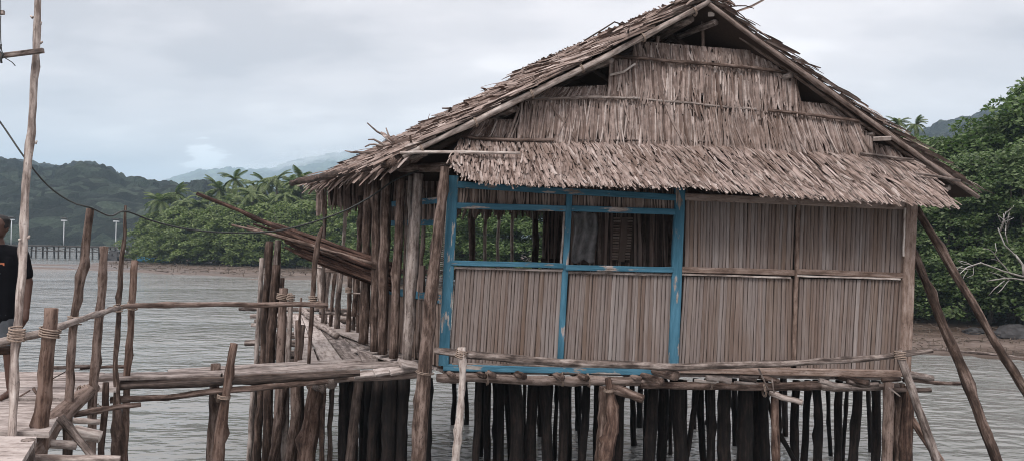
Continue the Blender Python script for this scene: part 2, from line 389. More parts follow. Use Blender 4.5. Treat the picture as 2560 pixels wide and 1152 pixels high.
def water():
    m, t, b = newmat('rippled_water'); k = NT(t); pos = k.new('ShaderNodeNewGeometry').outputs['Position']
    b.inputs['Base Color'].default_value = (.20, .203, .197, 1); b.inputs['Roughness'].default_value = .07; b.inputs['IOR'].default_value = 1.33
    wv = k.new('ShaderNodeTexNoise'); wv.inputs['Scale'].default_value = .5
    k.l.new(pos, wv.inputs['Vector'])
    p2 = k.new('ShaderNodeVectorMath'); p2.operation = 'MULTIPLY_ADD'; k.l.new(wv.outputs['Color'], p2.inputs[0]); p2.inputs[1].default_value = (.5, .5, 0); k.l.new(pos, p2.inputs[2])
    q = p2.outputs[0]
    h = k.math('ADD', k.math('MULTIPLY', k.noise(k.mapping(q, (.75, 1.5, 1)), 1.0, 3, .5), 1.0),
               k.math('MULTIPLY', k.noise(k.mapping(q, (1.7, 3.3, 1)), 1.0, 2, .5), 1.1))
    h = k.math('ADD', h, k.math('MULTIPLY', k.noise(k.mapping(q, (7, 12, 1)), 1.0, 3, .6), .10))
    pt = k.ramp(k.noise(k.mapping(pos, (.07, .16, 1)), 1.0, 3, .55), [(.36, (.35, .35, .35)), (.62, (1.25, 1.25, 1.25))])     # calm and ruffled patches
    k.bump(k.math('MULTIPLY', h, pt), 1.0, .15, b)
    return m
MAT['water'] = water()
def forest(name, stops, sc_):
    m, t, b = newmat(name); k = NT(t); pos = k.new('ShaderNodeNewGeometry').outputs['Position']
    n1 = k.noise(pos, sc_, 4, .6); n2 = k.noise(pos, sc_ * 9, 4, .7)
    c = k.ramp(k.math('ADD', k.math('MULTIPLY', n1, .5), k.math('MULTIPLY', n2, .5)), stops)
    vo = k.new('ShaderNodeTexVoronoi'); vo.inputs['Scale'].default_value = sc_ * 2.2; k.l.new(k.mapping(pos, (1, 1, .6)), vo.inputs['Vector'])
    sp_ = k.new('ShaderNodeSeparateColor'); k.l.new(vo.outputs['Color'], sp_.inputs[0])
    c = k.mix(1.0, c, k.ramp(sp_.outputs[0], [(0, (.4, .4, .4)), (.55, (1, 1, 1)), (1, (2.4, 2.4, 2.2))]), 'MULTIPLY')      # crowns of different species
    k.l.new(c, b.inputs['Base Color']); b.inputs['Roughness'].default_value = .9; b.inputs['Specular IOR Level'].default_value = .1
    k.bump(k.math('ADD', n2, k.math('MULTIPLY', vo.outputs['Distance'], -.8)), 1.0, 4.0, b); return m
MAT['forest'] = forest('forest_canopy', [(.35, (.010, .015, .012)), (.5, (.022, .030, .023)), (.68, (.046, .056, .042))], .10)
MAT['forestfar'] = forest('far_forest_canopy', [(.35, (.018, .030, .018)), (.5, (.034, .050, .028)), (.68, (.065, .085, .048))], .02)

# ================================================================== SETTING
def struct(o, kind='structure'): o['kind'] = kind; return o
def vnoise(x, y, seed=0):
    """smooth value noise, vectorised"""
    xi, yi = np.floor(x).astype(np.int64), np.floor(y).astype(np.int64); fx, fy = x - xi, y - yi
    fx, fy = fx * fx * (3 - 2 * fx), fy * fy * (3 - 2 * fy)
    def hsh(a, b):
        n = (a * 374761393 + b * 668265263 + seed * 144665) & 0xFFFFFFFF; n = ((n ^ (n >> 13)) * 1274126177) & 0xFFFFFFFF
        return ((n ^ (n >> 16)) & 0xFFFF) / 65535.0
    return (hsh(xi, yi) * (1 - fx) + hsh(xi + 1, yi) * fx) * (1 - fy) + (hsh(xi, yi + 1) * (1 - fx) + hsh(xi + 1, yi + 1) * fx) * fy
def fbm(x, y, seed=0, o=4):
    r = 0; a = .5
    for i in range(o): r = r + a * vnoise(x * 2 ** i, y * 2 ** i, seed + i * 17); a *= .5
    return r
SHORE = np.array([(3000, -440), (70, -30), (34, 8), (20, 20), (15.6, 22.6), (12.9, 24), (8, 28), (0, 36), (-8, 46), (-15, 55), (-24, 60), (-33, 63), (-40, 67), (-46, 80), (-49, 96), (-56, 150), (-110, 168), (-400, 175), (-3000, 400)], float)
def shore_dist(x, y):
    best = np.full(x.shape, 1e9); sg = np.ones(x.shape)
    for a, b in zip(SHORE[:-1], SHORE[1:]):
        d = b - a; t = np.clip(((x - a[0]) * d[0] + (y - a[1]) * d[1]) / (d @ d), 0, 1)
        qx, qy = x - a[0] - d[0] * t, y - a[1] - d[1] * t; dd = np.hypot(qx, qy)
        s = np.where(d[0] * (y - a[1]) - d[1] * (x - a[0]) < 0, 1.0, -1.0)
        m = dd < best; best = np.where(m, dd, best); sg = np.where(m, s, sg)
    return best * sg
def ground_h(x, y):
    d = shore_dist(x, y) + (fbm(x * .25, y * .25, 3) - .47) * 5
    h = np.where(d < 0, np.maximum(-1.6, d * .09), np.where(d < 16, d * .016, .256 + np.minimum((d - 16) * .06, 2.5)))
    h = h + (fbm(x * .9, y * .9, 8) - .47) * .10 * np.clip(d + 2, 0, 1)
    # low mud bars off the far shore
    bar = np.exp(-((y - 68.5 - 0.05 * (x + 40)) / 2.2) ** 2) * np.clip((x + 66) / 12, 0, 1) * np.clip((-26 - x) / 6, 0, 1)
    bar2 = np.exp(-((y - 74.5) / 1.2) ** 2) * np.clip((x + 62) / 8, 0, 1) * np.clip((-34 - x) / 6, 0, 1)
    bn = np.maximum(bar, bar2) * (.16 + .10 * fbm(x * .3, y * .8, 5)) * 1.2 - .12
    return np.where((d < 0) & (bn > h), bn, h)
gx = np.r_[-3000, -1500, -800, -400, -250, -180, np.arange(-130, 70, .9), 100, 180, 300, 700, 1500, 3000]
gy = np.r_[-450, -200, -60, -30, np.arange(-10, 130, .8), np.arange(130, 190, 4), 260, 400, 800, 1600, 3000]
XX, YY = np.meshgrid(gx, gy); HH = ground_h(XX, YY)
def gridmesh(name, X, Y, Z, mat, smooth=True):
    r, c = X.shape; i = np.arange(r * c).reshape(r, c)
    F = np.stack([i[:-1, :-1], i[:-1, 1:], i[1:, 1:], i[1:, :-1]], -1).reshape(-1, 4)
    return link(name, fastmesh(name, np.stack([X, Y, Z], -1).reshape(-1, 3), F, None, smooth, mat), (0, 0, 0))
struct(gridmesh('ground', XX, YY, HH, MAT['mud']))
wx, wy = np.meshgrid(np.linspace(-3000, 3000, 13), np.linspace(-450, 3000, 13))
struct(gridmesh('water', wx, wy, wx * 0, MAT['water']))
def gz(x, y): return float(ground_h(np.array([[x]], float), np.array([[y]], float))[0, 0])

def worley(x, y, s, seed):
    xi, yi = np.floor(x / s).astype(np.int64), np.floor(y / s).astype(np.int64); best = np.full(x.shape, 9.0); hv = np.zeros(x.shape)
    for dx in (-1, 0, 1):
        for dy in (-1, 0, 1):
            a, b = xi + dx, yi + dy
            def hs(k):
                n = (a * 374761393 + b * 668265263 + (seed + k) * 97531) & 0xFFFFFFFF; n = ((n ^ (n >> 13)) * 1274126177) & 0xFFFFFFFF
                return ((n ^ (n >> 16)) & 0xFFFF) / 65535.0
            px, py = (a + hs(1)) * s, (b + hs(2)) * s; rr = .7 + .6 * hs(3)
            d = np.hypot(x - px, y - py) / s / rr
            m = d < best; best = np.where(m, d, best); hv = np.where(m, hs(4), hv)
    return np.sqrt(np.maximum(0, 1 - np.minimum(best, 1) ** 2)), hv
def hill(name, prof, r0, r1, ncol, nrow, crown, amp, mat, pw=.8, seed=1, foot=5):
    px = np.linspace(prof[0][0], prof[-1][0], ncol); py = np.interp(px, [p[0] for p in prof], [p[1] for p in prof])
    dirs = np.array([ray(a, b) for a, b in zip(px, py)]); az = dirs[:, 0] / dirs[:, 1]
    H = 3.4 + dirs[:, 2] / dirs[:, 1] * r1 - amp * 1.6 - foot
    t = np.r_[np.linspace(0, 1, nrow) ** .9, 1.08, 1.25]
    R = r0 + (r1 - r0) * t
    T, Hc = np.meshgrid(t, H, indexing='ij'); RR = np.meshgrid(R, H, indexing='ij')[0]
    X = RR * az[None, :]; Y = RR
    env = np.where(T <= 1, np.minimum(T, 1) ** pw, 1 - (T - 1) * 1.4)
    Z = Hc * env * (1 + .0 * T)
    gul = (fbm(X / (r1 * .06), Y / (r1 * .06), seed) - .47)
    Z = Z + gul * Hc * .16 * np.sin(np.clip(T, 0, 1) * math.pi) + foot * np.clip(T * 30, 0, 1)
    wv, hv = worley(X, Y, crown, seed); wv2, _ = worley(X, Y, crown * .38, seed + 9)
    Z = Z + (wv * amp * (.55 + .9 * hv) + wv2 * amp * .35 + fbm(X / 3, Y / 3, seed + 4) * amp * .45) * np.clip(T * 8, 0.05, 1)
    o = gridmesh(name, X, Y, Z - 1.0, mat); return struct(o)
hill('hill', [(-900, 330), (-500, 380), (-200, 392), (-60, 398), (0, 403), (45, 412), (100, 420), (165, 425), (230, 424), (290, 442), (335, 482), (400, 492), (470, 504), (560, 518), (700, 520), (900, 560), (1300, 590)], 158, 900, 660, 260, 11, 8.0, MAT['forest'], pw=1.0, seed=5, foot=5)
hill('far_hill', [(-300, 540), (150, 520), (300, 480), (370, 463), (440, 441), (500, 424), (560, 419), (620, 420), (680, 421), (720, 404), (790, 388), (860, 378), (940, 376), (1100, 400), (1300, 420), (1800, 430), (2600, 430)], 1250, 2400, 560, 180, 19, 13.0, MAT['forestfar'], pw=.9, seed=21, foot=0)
hill('right_hill', [(1500, 560), (2000, 400), (2200, 345), (2260, 332), (2310, 322), (2360, 304), (2410, 290), (2450, 279), (2500, 271), (2560, 262), (2700, 250), (3100, 230)], 150, 620, 280, 110, 10, 6.5, MAT['forest'], pw=.9, seed=33, foot=3)

# ------------------------------------------------------------------ trees
def leaf_quads(C, D, Nn, L, W):
    """diamond leaves: centre C, direction D, normal Nn"""
    S = np.cross(D, Nn); S /= np.linalg.norm(S, axis=1)[:, None] + 1e-9
    V = np.stack([C - D * (L / 2)[:, None], C + S * (W / 2)[:, None], C + D * (L / 2)[:, None], C - S * (W / 2)[:, None]], 1).reshape(-1, 3)
    return V, np.arange(len(V)).reshape(-1, 4)
def crown_mesh(name, H, Rc, M, K, leaf, seed, mat, low=.10, clump=.62):
    rg = np.random.default_rng(seed)
    u = rg.uniform(0, 1, M); th = rg.uniform(0, 2 * math.pi, M)
    zz = low + (1 - low) * u ** .85
    prof = np.interp(zz, [0, .1, .3, .6, .82, 1], [.70, .88, 1.0, .85, .55, .16])
    rr = Rc * prof * np.sqrt(rg.uniform(.18, 1, M)) * (1 + .22 * np.sin(th * 3 + seed) + .12 * np.sin(th * 7 + seed * 2))
    C = np.stack([rr * np.cos(th), rr * np.sin(th), zz * H], 1)
    cr = clump * rg.uniform(.6, 1.35, M)
    q = rg.normal(0, 1, (M, K, 3)); q /= np.linalg.norm(q, axis=2)[:, :, None]; q *= rg.uniform(.25, 1, (M, K, 1)) ** .5
    q[:, :, 2] *= .42
    outw = np.stack([np.cos(th), np.sin(th)], 1)
    q[:, :, 2] -= .38 * np.maximum(0, (q[:, :, :2] * outw[:, None, :]).sum(2))        # drooping outer side
    pts = (C[:, None, :] + q * cr[:, None, None]).reshape(-1, 3); n = len(pts)
    d = rg.normal(0, 1, (n, 3)) + np.repeat(q.reshape(-1, 3), 1, 0) * 1.2; d[:, 2] *= .55; d /= np.linalg.norm(d, axis=1)[:, None]
    nn = rg.normal(0, .5, (n, 3)); nn[:, 2] += .75; nn[:, :2] += np.repeat(outw, K, 0) * .75; nn /= np.linalg.norm(nn, axis=1)[:, None]
    L = leaf * rg.uniform(.7, 1.3, n)
    V, F = leaf_quads(pts, d, nn, L, L * rg.uniform(.42, .6, n))
    return fastmesh(name, V, F, None, False, mat), C
def trunk_mesh(name, C, H, seed, nb=22, r0=.11, mat=None):
    rg = np.random.default_rng(seed); Vs, Fs, UV, off = [], [], [], 0
    stems = [(rg.normal(0, .3), rg.normal(0, .3)) for _ in range(4)]
    def add(pts, rads):
        nonlocal off
        V, F, uv = tube_arrays(pts, rads, sides=6, seg=.5, wob=.05, lump=.1, seed=int(rg.integers(1e6)))
        Vs.append(V); Fs.extend([tuple(i + off for i in f) for f in F]); UV.extend(uv); off += len(V)
    for x, y in stems:
        add([(x, y, -.6), (x * 1.6, y * 1.6, H * .3), (x * 3, y * 3, H * .62), (x * 3.4, y * 3.4, H * .86)], [r0, r0 * .8, r0 * .5, r0 * .2])
    for i in rg.choice(len(C), nb, replace=False):
        c = C[i]; s = stems[int(rg.integers(4))]; b = A3(s[0] * 2, s[1] * 2, max(.4, c[2] * .55))
        add([b, b * .5 + c * .5 + A3(0, 0, .15), c], [r0 * .5, r0 * .3, r0 * .12])
    for i in range(7):                                            # stilt roots
        a = rg.uniform(0, 6.28); r = rg.uniform(.7, 1.6)
        add([(0, 0, 1.1), (math.cos(a) * r * .6, math.sin(a) * r * .6, .75), (math.cos(a) * r, math.sin(a) * r, -.5)], [r0 * .4, r0 * .3, r0 * .25])
    me = bpy.data.meshes.new(name); me.from_pydata(np.vstack(Vs).tolist(), [], Fs)
    l = me.uv_layers.new(name='UVMap'); l.data.foreach_set('uv', np.asarray(UV, np.float32).ravel())
    me.polygons.foreach_set('use_smooth', np.ones(len(me.polygons), bool)); me.materials.append(mat or MAT['bark']); return me
NEAR = []
for i, (M, K, lf, mt) in enumerate([(300, 105, .20, 'leafdeep'), (280, 110, .19, 'leafdeep'), (300, 100, .21, 'leaf')]):
    cm, C = crown_mesh('near_crown', 9.0, 3.6, M, K, lf, 40 + i, MAT[mt], low=.05, clump=.78); NEAR.append((cm, trunk_mesh('near_trunk', C, 9.0, 60 + i)))
FAR = []
for i in range(3):
    cm, C = crown_mesh('far_crown', 7.0, 3.9, 200, 60, .34, 80 + i, MAT['leaffar'], low=.06, clump=.9); FAR.append((cm, trunk_mesh('far_trunk', C, 7.0, 90 + i, nb=14)))
def tree(var, x, y, H, h0, label, group, rz=0, wide=1.0, name='mangrove_tree'):
    z = max(gz(x, y), -.1); t = thing(name, label, 'tree', (x, y, z), group)
    k = H / h0; t.scale = (k * wide, k * wide, k); t.rotation_euler = (0, 0, rz)
    for nm, me in (('trunk', var[1]), ('crown', var[0])):
        o = bpy.data.objects.new(nm, me); COL.objects.link(o); o.parent = t
    return t
ORD = ['first', 'second', 'third', 'fourth', 'fifth', 'sixth', 'seventh', 'eighth', 'ninth', 'tenth', 'eleventh', 'twelfth', 'thirteenth', 'fourteenth', 'fifteenth', 'sixteenth', 'seventeenth', 'eighteenth', 'nineteenth', 'twentieth', 'twenty-first', 'twenty-second', 'twenty-third', 'twenty-fourth', 'twenty-fifth']
def xy(px, d): r = ray(px, 600); return r[0] / r[1] * d, d
# right bank: a front row at the mud's edge and taller trees behind
front = [(2215, 33.5, 6.2), (2330, 33, 7.0), (2450, 32, 7.2), (2590, 30.5, 7.6), (2740, 29, 7.6)]
for i, (px, d, H) in enumerate(front):
    x, y = xy(px, d)
    tree(NEAR[i % 2], x, y, H, 9, ['low dark mangrove beside the house wall on the right bank', 'bushy mangrove behind the two leaning poles on the right bank', 'dense mangrove over the red mud right of the leaning poles', 'dark mangrove with the bleached dead branch at the right edge', 'mangrove at the right edge of the frame beyond the dead branch'][i], 'mangroves along the right bank', rz=i * 1.9, wide=1.12)
back = [(2130, 42, 8.4), (2262, 41, 9.0), (2392, 40, 8.6), (2500, 38, 9.6), (2615, 36, 11.5), (2325, 39.5, 8.7), (2448, 39, 9.0)]
for i, (px, d, H) in enumerate(back):
    x, y = xy(px, d)
    tree(NEAR[2 if i in (1, 3, 4, 6) else i % 2], x, y, H, 9, ['tree behind the right eave of the house, mostly hidden', 'rounded tree top showing just right of the thatched roof edge', 'tree whose crown meets the misty hill on the right', 'tall layered tree rising above the right bank mangroves', 'tallest tree, cut off by the right edge of the photo', 'tree crown filling the gap between roof edge and misty hill', 'tree crown directly above the thick knotty leaning pole'][i], 'taller trees behind the right bank', rz=i * 2.3 + .7, wide=1.05, name='shore_tree')
# behind the house, seen through its open side and windows
bh = [(1640, 46, 7.5), (1480, 47, 7.5), (1370, 46, 7.6), (1280, 48, 7.8), (1190, 50, 7.8), (1090, 54, 7.8), (985, 60, 7.6)]
for i, (px, d, H) in enumerate(bh):
    x, y = xy(px, d)
    tree(NEAR[2], x, y, H, 9, f'{ORD[len(bh)-1-i]} mangrove from the left in the row seen through the open house', 'mangroves seen through the house', rz=i * 1.3, wide=1.25)
fb = [(395, 86, 5.6), (440, 82, 6.0), (492, 80, 5.6), (545, 79, 6.0), (600, 77, 6.0), (655, 77, 6.2), (712, 76, 6.3), (768, 76, 6.4), (826, 75, 6.6), (884, 74, 6.8), (935, 70, 7.0)]
for i, (px, d, H) in enumerate(fb):
    x, y = xy(px, d)
    tree(FAR[i % 3], x, y, H, 7, f'{ORD[i]} bushy mangrove from the left along the far mud shore', 'mangroves on the far mud shore', rz=i * 1.7, wide=1.1)
fb2 = [(420, 97, 6.2), (500, 97, 6.4), (580, 97, 6.9), (660, 97, 7.0), (740, 97, 7.2), (820, 96, 7.5), (900, 94, 7.8)]
for i, (px, d, H) in enumerate(fb2):
    x, y = xy(px, d)
    tree(FAR[(i + 1) % 3], x, y, H, 7, f'{ORD[i]} taller bushy tree from the left below the coconut palms', 'bushy trees among the coconut palms', rz=i * 2.1, wide=1.05, name='bushy_tree')
# coconut palms
def palm_mesh(seed):
    rg = np.random.default_rng(seed); VV, FF, off = [], [], 0
    for i in range(26):
        az = i * 2.399 + rg.normal(0, .15); el = rg.uniform(-.5, 1.25); Lf = rg.uniform(2.5, 3.3); n = 22
        t = np.linspace(0, 1, n); e = el - t * rg.uniform(1.0, 1.7)
        dl = Lf / n
        hx = np.cumsum(np.cos(e)) * dl; hz = np.cumsum(np.sin(e)) * dl
        C = np.stack([hx * math.cos(az), hx * math.sin(az), hz], 1)
        T = np.stack([np.cos(e) * math.cos(az), np.cos(e) * math.sin(az), np.sin(e)], 1); S = np.tile(A3(-math.sin(az), math.cos(az), 0), (n, 1)); Nn = np.cross(T, S)
        wl_ = .62 * np.sin(np.clip(t * .93 + .07, 0, 1) * math.pi) ** .6
        rb = np.stack([C - S * .025, C + S * .025], 1).reshape(-1, 3)
        f = [(2 * j, 2 * j + 1, 2 * j + 3, 2 * j + 2) for j in range(n - 1)]
        VV.append(rb); FF += [tuple(a + off for a in q) for q in f]; off += len(rb)
        for sg in (-1, 1):
            D = S * sg * .8 + T * .55 - Nn * np.sign(np.cos(e)).reshape(-1, 1) * 0 + A3(0, 0, -.45); D /= np.linalg.norm(D, axis=1)[:, None]
            a = C; b = C + D * wl_[:, None]; wv = T * .075
            q = np.stack([a - wv, a + wv, b + wv * .25, b - wv * .25], 1).reshape(-1, 3)
            VV.append(q); FF += [tuple(off + 4 * j + c for c in range(4)) for j in range(n)]; off += len(q)
    return fastmesh('palm_crown', np.vstack(VV), np.array(FF), None, False, MAT['palm'])
PALMS = [palm_mesh(200 + i) for i in range(4)]
pl = [(402, 500, 86), (440, 482, 88), (494, 512, 84), (548, 470, 87), (588, 446, 84), (630, 486, 78), (660, 452, 86), (692, 446, 84), (726, 456, 87), (752, 448, 82), (790, 466, 85), (606, 505, 79), (832, 478, 80), (520, 492, 86), (712, 488, 80), (770, 500, 79), (570, 500, 82), (674, 500, 81), (746, 486, 83), (808, 498, 80), (462, 500, 84), (640, 462, 88), (850, 498, 79)]
pl.sort()
for i, (px, py, d) in enumerate(pl):
    c = P(px, py + 4, d); g = max(gz(c[0], c[1]), 0)
    t = thing('coconut_palm', f'{ORD[i]} coconut palm counted from the left above the far mangroves', 'palm', (c[0], c[1], g), 'coconut palms on the far shore')
    V, F, uv = tube_arrays([(0, 0, -.3), (.15, 0, (c[2] - g) * .5), (0, 0, c[2] - g)], [.17, .12, .10], sides=7, seg=1.2, wob=.03, seed=300 + i)
    me = bpy.data.meshes.new('palm_trunk'); me.from_pydata(V.tolist(), [], F)
    l = me.uv_layers.new(name='UVMap'); l.data.foreach_set('uv', np.asarray(uv, np.float32).ravel()); me.materials.append(MAT['bark'])
    o = bpy.data.objects.new('trunk', me); COL.objects.link(o); o.parent = t
    o = bpy.data.objects.new('crown', PALMS[i % 4]); COL.objects.link(o); o.parent = t; o.location = (0, 0, c[2] - g); o.rotation_euler = (random.uniform(-.15, .15), random.uniform(-.15, .15), i * 1.1); s = random.uniform(.68, .9); o.scale = (s, s, s)
# two palm tops over the right bank
for i, (px, py, d) in enumerate([(2245, 300, 62), (2290, 302, 62)]):
    c = P(px, py + 10, d); t = thing('coconut_palm', ['short palm top peeping over the trees right of the roof', 'fan of palm fronds against the sky right of the roof'][i], 'palm', (c[0], c[1], gz(c[0], c[1])))
    g = WL[t.name][2]; lg = log('trunk', [WL[t.name], c], [.16, .1], MAT['bark'], t)
    o = bpy.data.objects.new('crown', PALMS[i]); COL.objects.link(o); o.parent = t; o.location = (0, 0, c[2] - g); o.scale = (.42, .42, .42)
# bleached dead branch on the right bank
db = thing('dead_branch', 'bleached leafless dead branch hanging in front of the right bank mangroves', 'branch', P(2575, 800, 27.2))
def twig(p0, p1, w0, w1, depth, rg):
    d = 27.0
    m = ((p0[0] + p1[0]) / 2 + rg.uniform(-9, 9), (p0[1] + p1[1]) / 2 + rg.uniform(-9, 9))
    plog('twig', [(*p0, d), (*m, d - .2), (*p1, d - .1 + rg.uniform(-.4, .4))], [w0, w1], MAT['deadwood'], db, sides=6, seg=.15, wob=.02)
    if depth > 0:
        for k in range(3):
            a = rg.uniform(.35, 1.0); q = (p0[0] + (p1[0] - p0[0]) * a, p0[1] + (p1[1] - p0[1]) * a)
            an = math.atan2(p1[1] - p0[1], p1[0] - p0[0]) + rg.choice([-1, 1]) * rg.uniform(.4, .9); L = math.dist(p0, p1) * rg.uniform(.4, .62)
            twig(q, (q[0] + math.cos(an) * L, q[1] + math.sin(an) * L), w1, w1 * .6, depth - 1, rg)
rg_ = random.Random(5)
plog('branch', [(2575, 800, 27.2), (2585, 715, 27), (2560, 690, 27)], [9, 7], MAT['deadwood'], db, seg=.3)
twig((2562, 692), (2450, 655), 5, 3, 2, rg_); twig((2565, 700), (2468, 702), 4, 2.5, 1, rg_); twig((2540, 640), (2495, 570), 4, 2.5, 2, rg_); plog('branch', [(2560, 690, 27), (2556, 660, 27), (2538, 636, 27)], [6, 5], MAT['deadwood'], db)
# rock and driftwood on the mud
def rockmesh(name, c, s, mat, seed, label):
    rg = np.random.default_rng(seed); import bmesh
    bm = bmesh.new(); bmesh.ops.create_icosphere(bm, subdivisions=3, radius=1)
    for v in bm.verts:
        p = np.array(v.co); n = fbm(np.array([p[0] * 1.7 + 5 + seed]), np.array([p[1] * 1.7 + p[2] * 2.3 + 5]), seed)[0]
        v.co = Vector((p * A3(*s) * (.55 + n)).tolist())
    me = bpy.data.meshes.new(name); bm.to_mesh(me); bm.free(); me.materials.append(mat)
    return tag(link(name, me, c), label, 'rock')
c = P(2535, 842, 27.5); rockmesh('rock', (c[0], c[1], gz(c[0], c[1]) + .05), (.75, .6, .42), MAT['rock'], 3, 'dark slanted rock under the trees at the right edge')
c = P(2440, 838, 28.5); rockmesh('rock', (c[0], c[1], gz(c[0], c[1]) + .02), (.45, .4, .2), MAT['rock'], 7, 'small dark stone lying on the red mud between the leaning poles')
a, b = P(2335, 880, 24.3), P(2590, 902, 22.6)
tag(log('driftwood', [(a[0], a[1], .06), (b[0], b[1], .04)], [.05, .035], MAT['loggrey']), 'long pale driftwood pole along the water edge of the right bank', 'driftwood')

# ------------------------------------------------------------------ far pier with lamps, boat
pr = thing('wooden_pier', 'long dark wooden pier on piles across the bay at far left', 'pier', (-60, 92, 0))
PA, PB = P(-420, 612, 97), P(345, 634, 92); zd = 1.55; PA[2] = PB[2] = zd
bar('deck', PA, PB, 1.5, .16, UP, MAT['pierwood'], pr)
pd = nrm(PB - PA); pn = np.cross(UP, pd); Lp = np.linalg.norm(PB - PA); npil = 28
for i in range(npil):
    c = PA + pd * Lp * (i + .3) / npil
    for s in (-.6, .6):
        p = c + pn * s; log('pile', [(p[0] + random.uniform(-.1, .1), p[1], -.8), (p[0], p[1], zd - .08)], [.10], MAT['pierwood'], pr, sides=6, seg=1)
    if i < npil - 1:
        c2 = PA + pd * Lp * (i + 1.3) / npil
        bar('stringer', c - pn * .72 + UP * -.62, c2 - pn * .72 + UP * -.62, .10, .08, pn, MAT['pierwood'], pr)
        if i % 2 == 0: bar('brace', c - pn * .76 + UP * -.14, c2 - pn * .76 + UP * -.58, .07, .05, pn, MAT['pierwood'], pr)
        else: bar('brace', c - pn * .76 + UP * -.55, c2 - pn * .76 + UP * -.16, .07, .05, pn, MAT['pierwood'], pr)
for i, px in enumerate([20, 152, 283]):
    rr = ray(px, 600); s = (PA[0] * pd[1] - PA[1] * pd[0]) / (rr[0] / rr[1] * pd[1] - pd[0]); c = A3(rr[0] / rr[1] * s, s, zd + .07) + pn * .5
    t = thing('lamp_post', ['pier lamp post beside the man at the left edge', 'middle lamp post on the far pier', 'lamp post nearest the shore end of the far pier'][i], 'lamp post', c, 'lamp posts on the far pier')
    log('pole', [c, c + UP * 3.1], [.06, .05], MAT['lamp'], t, sides=8, seg=1.5, wob=0, lump=.01)
    bar('lamp_head', c + UP * 3.15 - pd * .33, c + UP * 3.15 + pd * .33, .28, .13, UP, MAT['lamp'], t)
    bar('solar_panel', c + UP * 3.42 - pd * .4 , c + UP * 3.42 + pd * .4, .5, .05, UP + pn * .3, MAT['pierdeck'], t)
def boat(c, L, W, Hh, d, label, m1, m2):
    t = thing('boat', label, 'boat', c); s = np.cross(UP, d); n = 11; V = []; F = []
    for i in range(n):
        u = i / (n - 1) * 2 - 1; ww = W / 2 * (1 - abs(u) ** 2.6) + .01; sh = Hh * (1 + .45 * u * u); o = c + d * u * L / 2
        V += [o + s * ww + UP * sh, o + s * ww * .75 + UP * Hh * .4, o + UP * (-.05 + .3 * Hh * u ** 4), o - s * ww * .75 + UP * Hh * .4, o - s * ww + UP * sh, o - s * ww * .85 + UP * (sh - .04), o + UP * Hh * .35, o + s * ww * .85 + UP * (sh - .04)]
    for i in range(n - 1):
        for j in range(8): F.append((i * 8 + j, i * 8 + (j + 1) % 8, (i + 1) * 8 + (j + 1) % 8, (i + 1) * 8 + j))
    mk('hull', V, F, m1, t, smooth=True)
    bar('bench', c - s * W * .4 + UP * Hh * .8, c + s * W * .4 + UP * Hh * .8, .3, .05, UP, m2, t)
    bar('gunwale', c - d * L * .3 + s * W * .47 + UP * Hh * 1.07, c + d * L * .3 + s * W * .47 + UP * Hh * 1.07, .08, .05, UP, m2, t)
    return t
c = P(392, 652, 84); boat(A3(c[0], c[1], max(.05, gz(c[0], c[1]))), 4.2, .9, .5, nrm(A3(1, .12, 0)), 'slim pale blue boat pulled up on the far mud shore', MAT['boatb'], MAT['boatw'])
c = P(425, 650, 88); boat(A3(c[0], c[1], max(.05, gz(c[0], c[1]))), 3.0, .9, .55, nrm(A3(1, -.1, 0)), 'small white boat behind the blue one on the far shore', MAT['boatw'], MAT['boatb'])
# stone landing at the pier's shore end
t = thing('stone_landing', 'low heap of grey stones at the shore end of the far pier', 'stone heap', P(320, 645, 91))
V0 = WL[t.name]; rg = random.Random(4)
for i in range(26):
    s = A3(rg.uniform(.35, .6), rg.uniform(.35, .6), rg.uniform(.25, .4)); c = V0 + A3(rg.uniform(-2.6, 2.6), rg.uniform(-.8, .8), rg.uniform(-.1, .75))
    k = [np.array(q) * s * rg.uniform(.8, 1.1) for q in [(-1, -1, -1), (1, -1, -1), (1, 1, -1), (-1, 1, -1), (-.7, -.7, 1), (.7, -.8, 1), (.8, .7, 1), (-.7, .8, 1)]]
    mkpoly('stone', c + np.array(k), [(0, 3, 2, 1), (4, 5, 6, 7), (0, 1, 5, 4), (1, 2, 6, 5), (2, 3, 7, 6), (3, 0, 4, 7)], MAT['rock'], t)

# twigs, roots and leaf litter on the mud banks
rg = np.random.default_rng(44); DV, DF, do_ = [], [], 0
for k in range(900):
    if k < 420: x, y = xy(rg.uniform(2250, 2640), rg.uniform(23, 36))
    else: x, y = xy(rg.uniform(280, 930), rg.uniform(60, 84))
    d = float(shore_dist(np.array([[x]]), np.array([[y]]))[0, 0]); z = gz(x, y)
    if d < .3 or z < .01: continue
    a = rg.uniform(0, 6.28); big_ = 1.0 if k < 420 else 2.2; L = rg.uniform(.12, .7) * big_; p = A3(x, y, z + .015)
    e = A3(math.cos(a) * L, math.sin(a) * L, rg.uniform(-.02, .10) * big_) if rg.random() < .7 else A3(0, 0, .12 * big_)
    V, F, _ = tube_arrays([p, p + e * .5 + A3(0, 0, .03), p + e], [.016 * big_, .010 * big_], sides=4, seg=.3, wob=0, seed=int(k), knots=False)
    DV.append(V); DF += [tuple(i + do_ for i in f) for f in F]; do_ += len(V)
o = mkpoly('mud_litter', np.vstack(DV), DF, flat('litter_brown', (.10, .078, .062), .9, nz=.5, ns=1.5)); o['kind'] = 'stuff'; o['label'] = 'twigs and litter strewn over the mud banks'

# ================================================================== HOUSE
Zf = Q0[2]                                                    # floor level at the front left corner
house = thing('stilt_house', 'thatched stilt house with slatted walls and blue window frames', 'house', (Q0[0] + 2.5, Q0[1] + 2.5, 0))
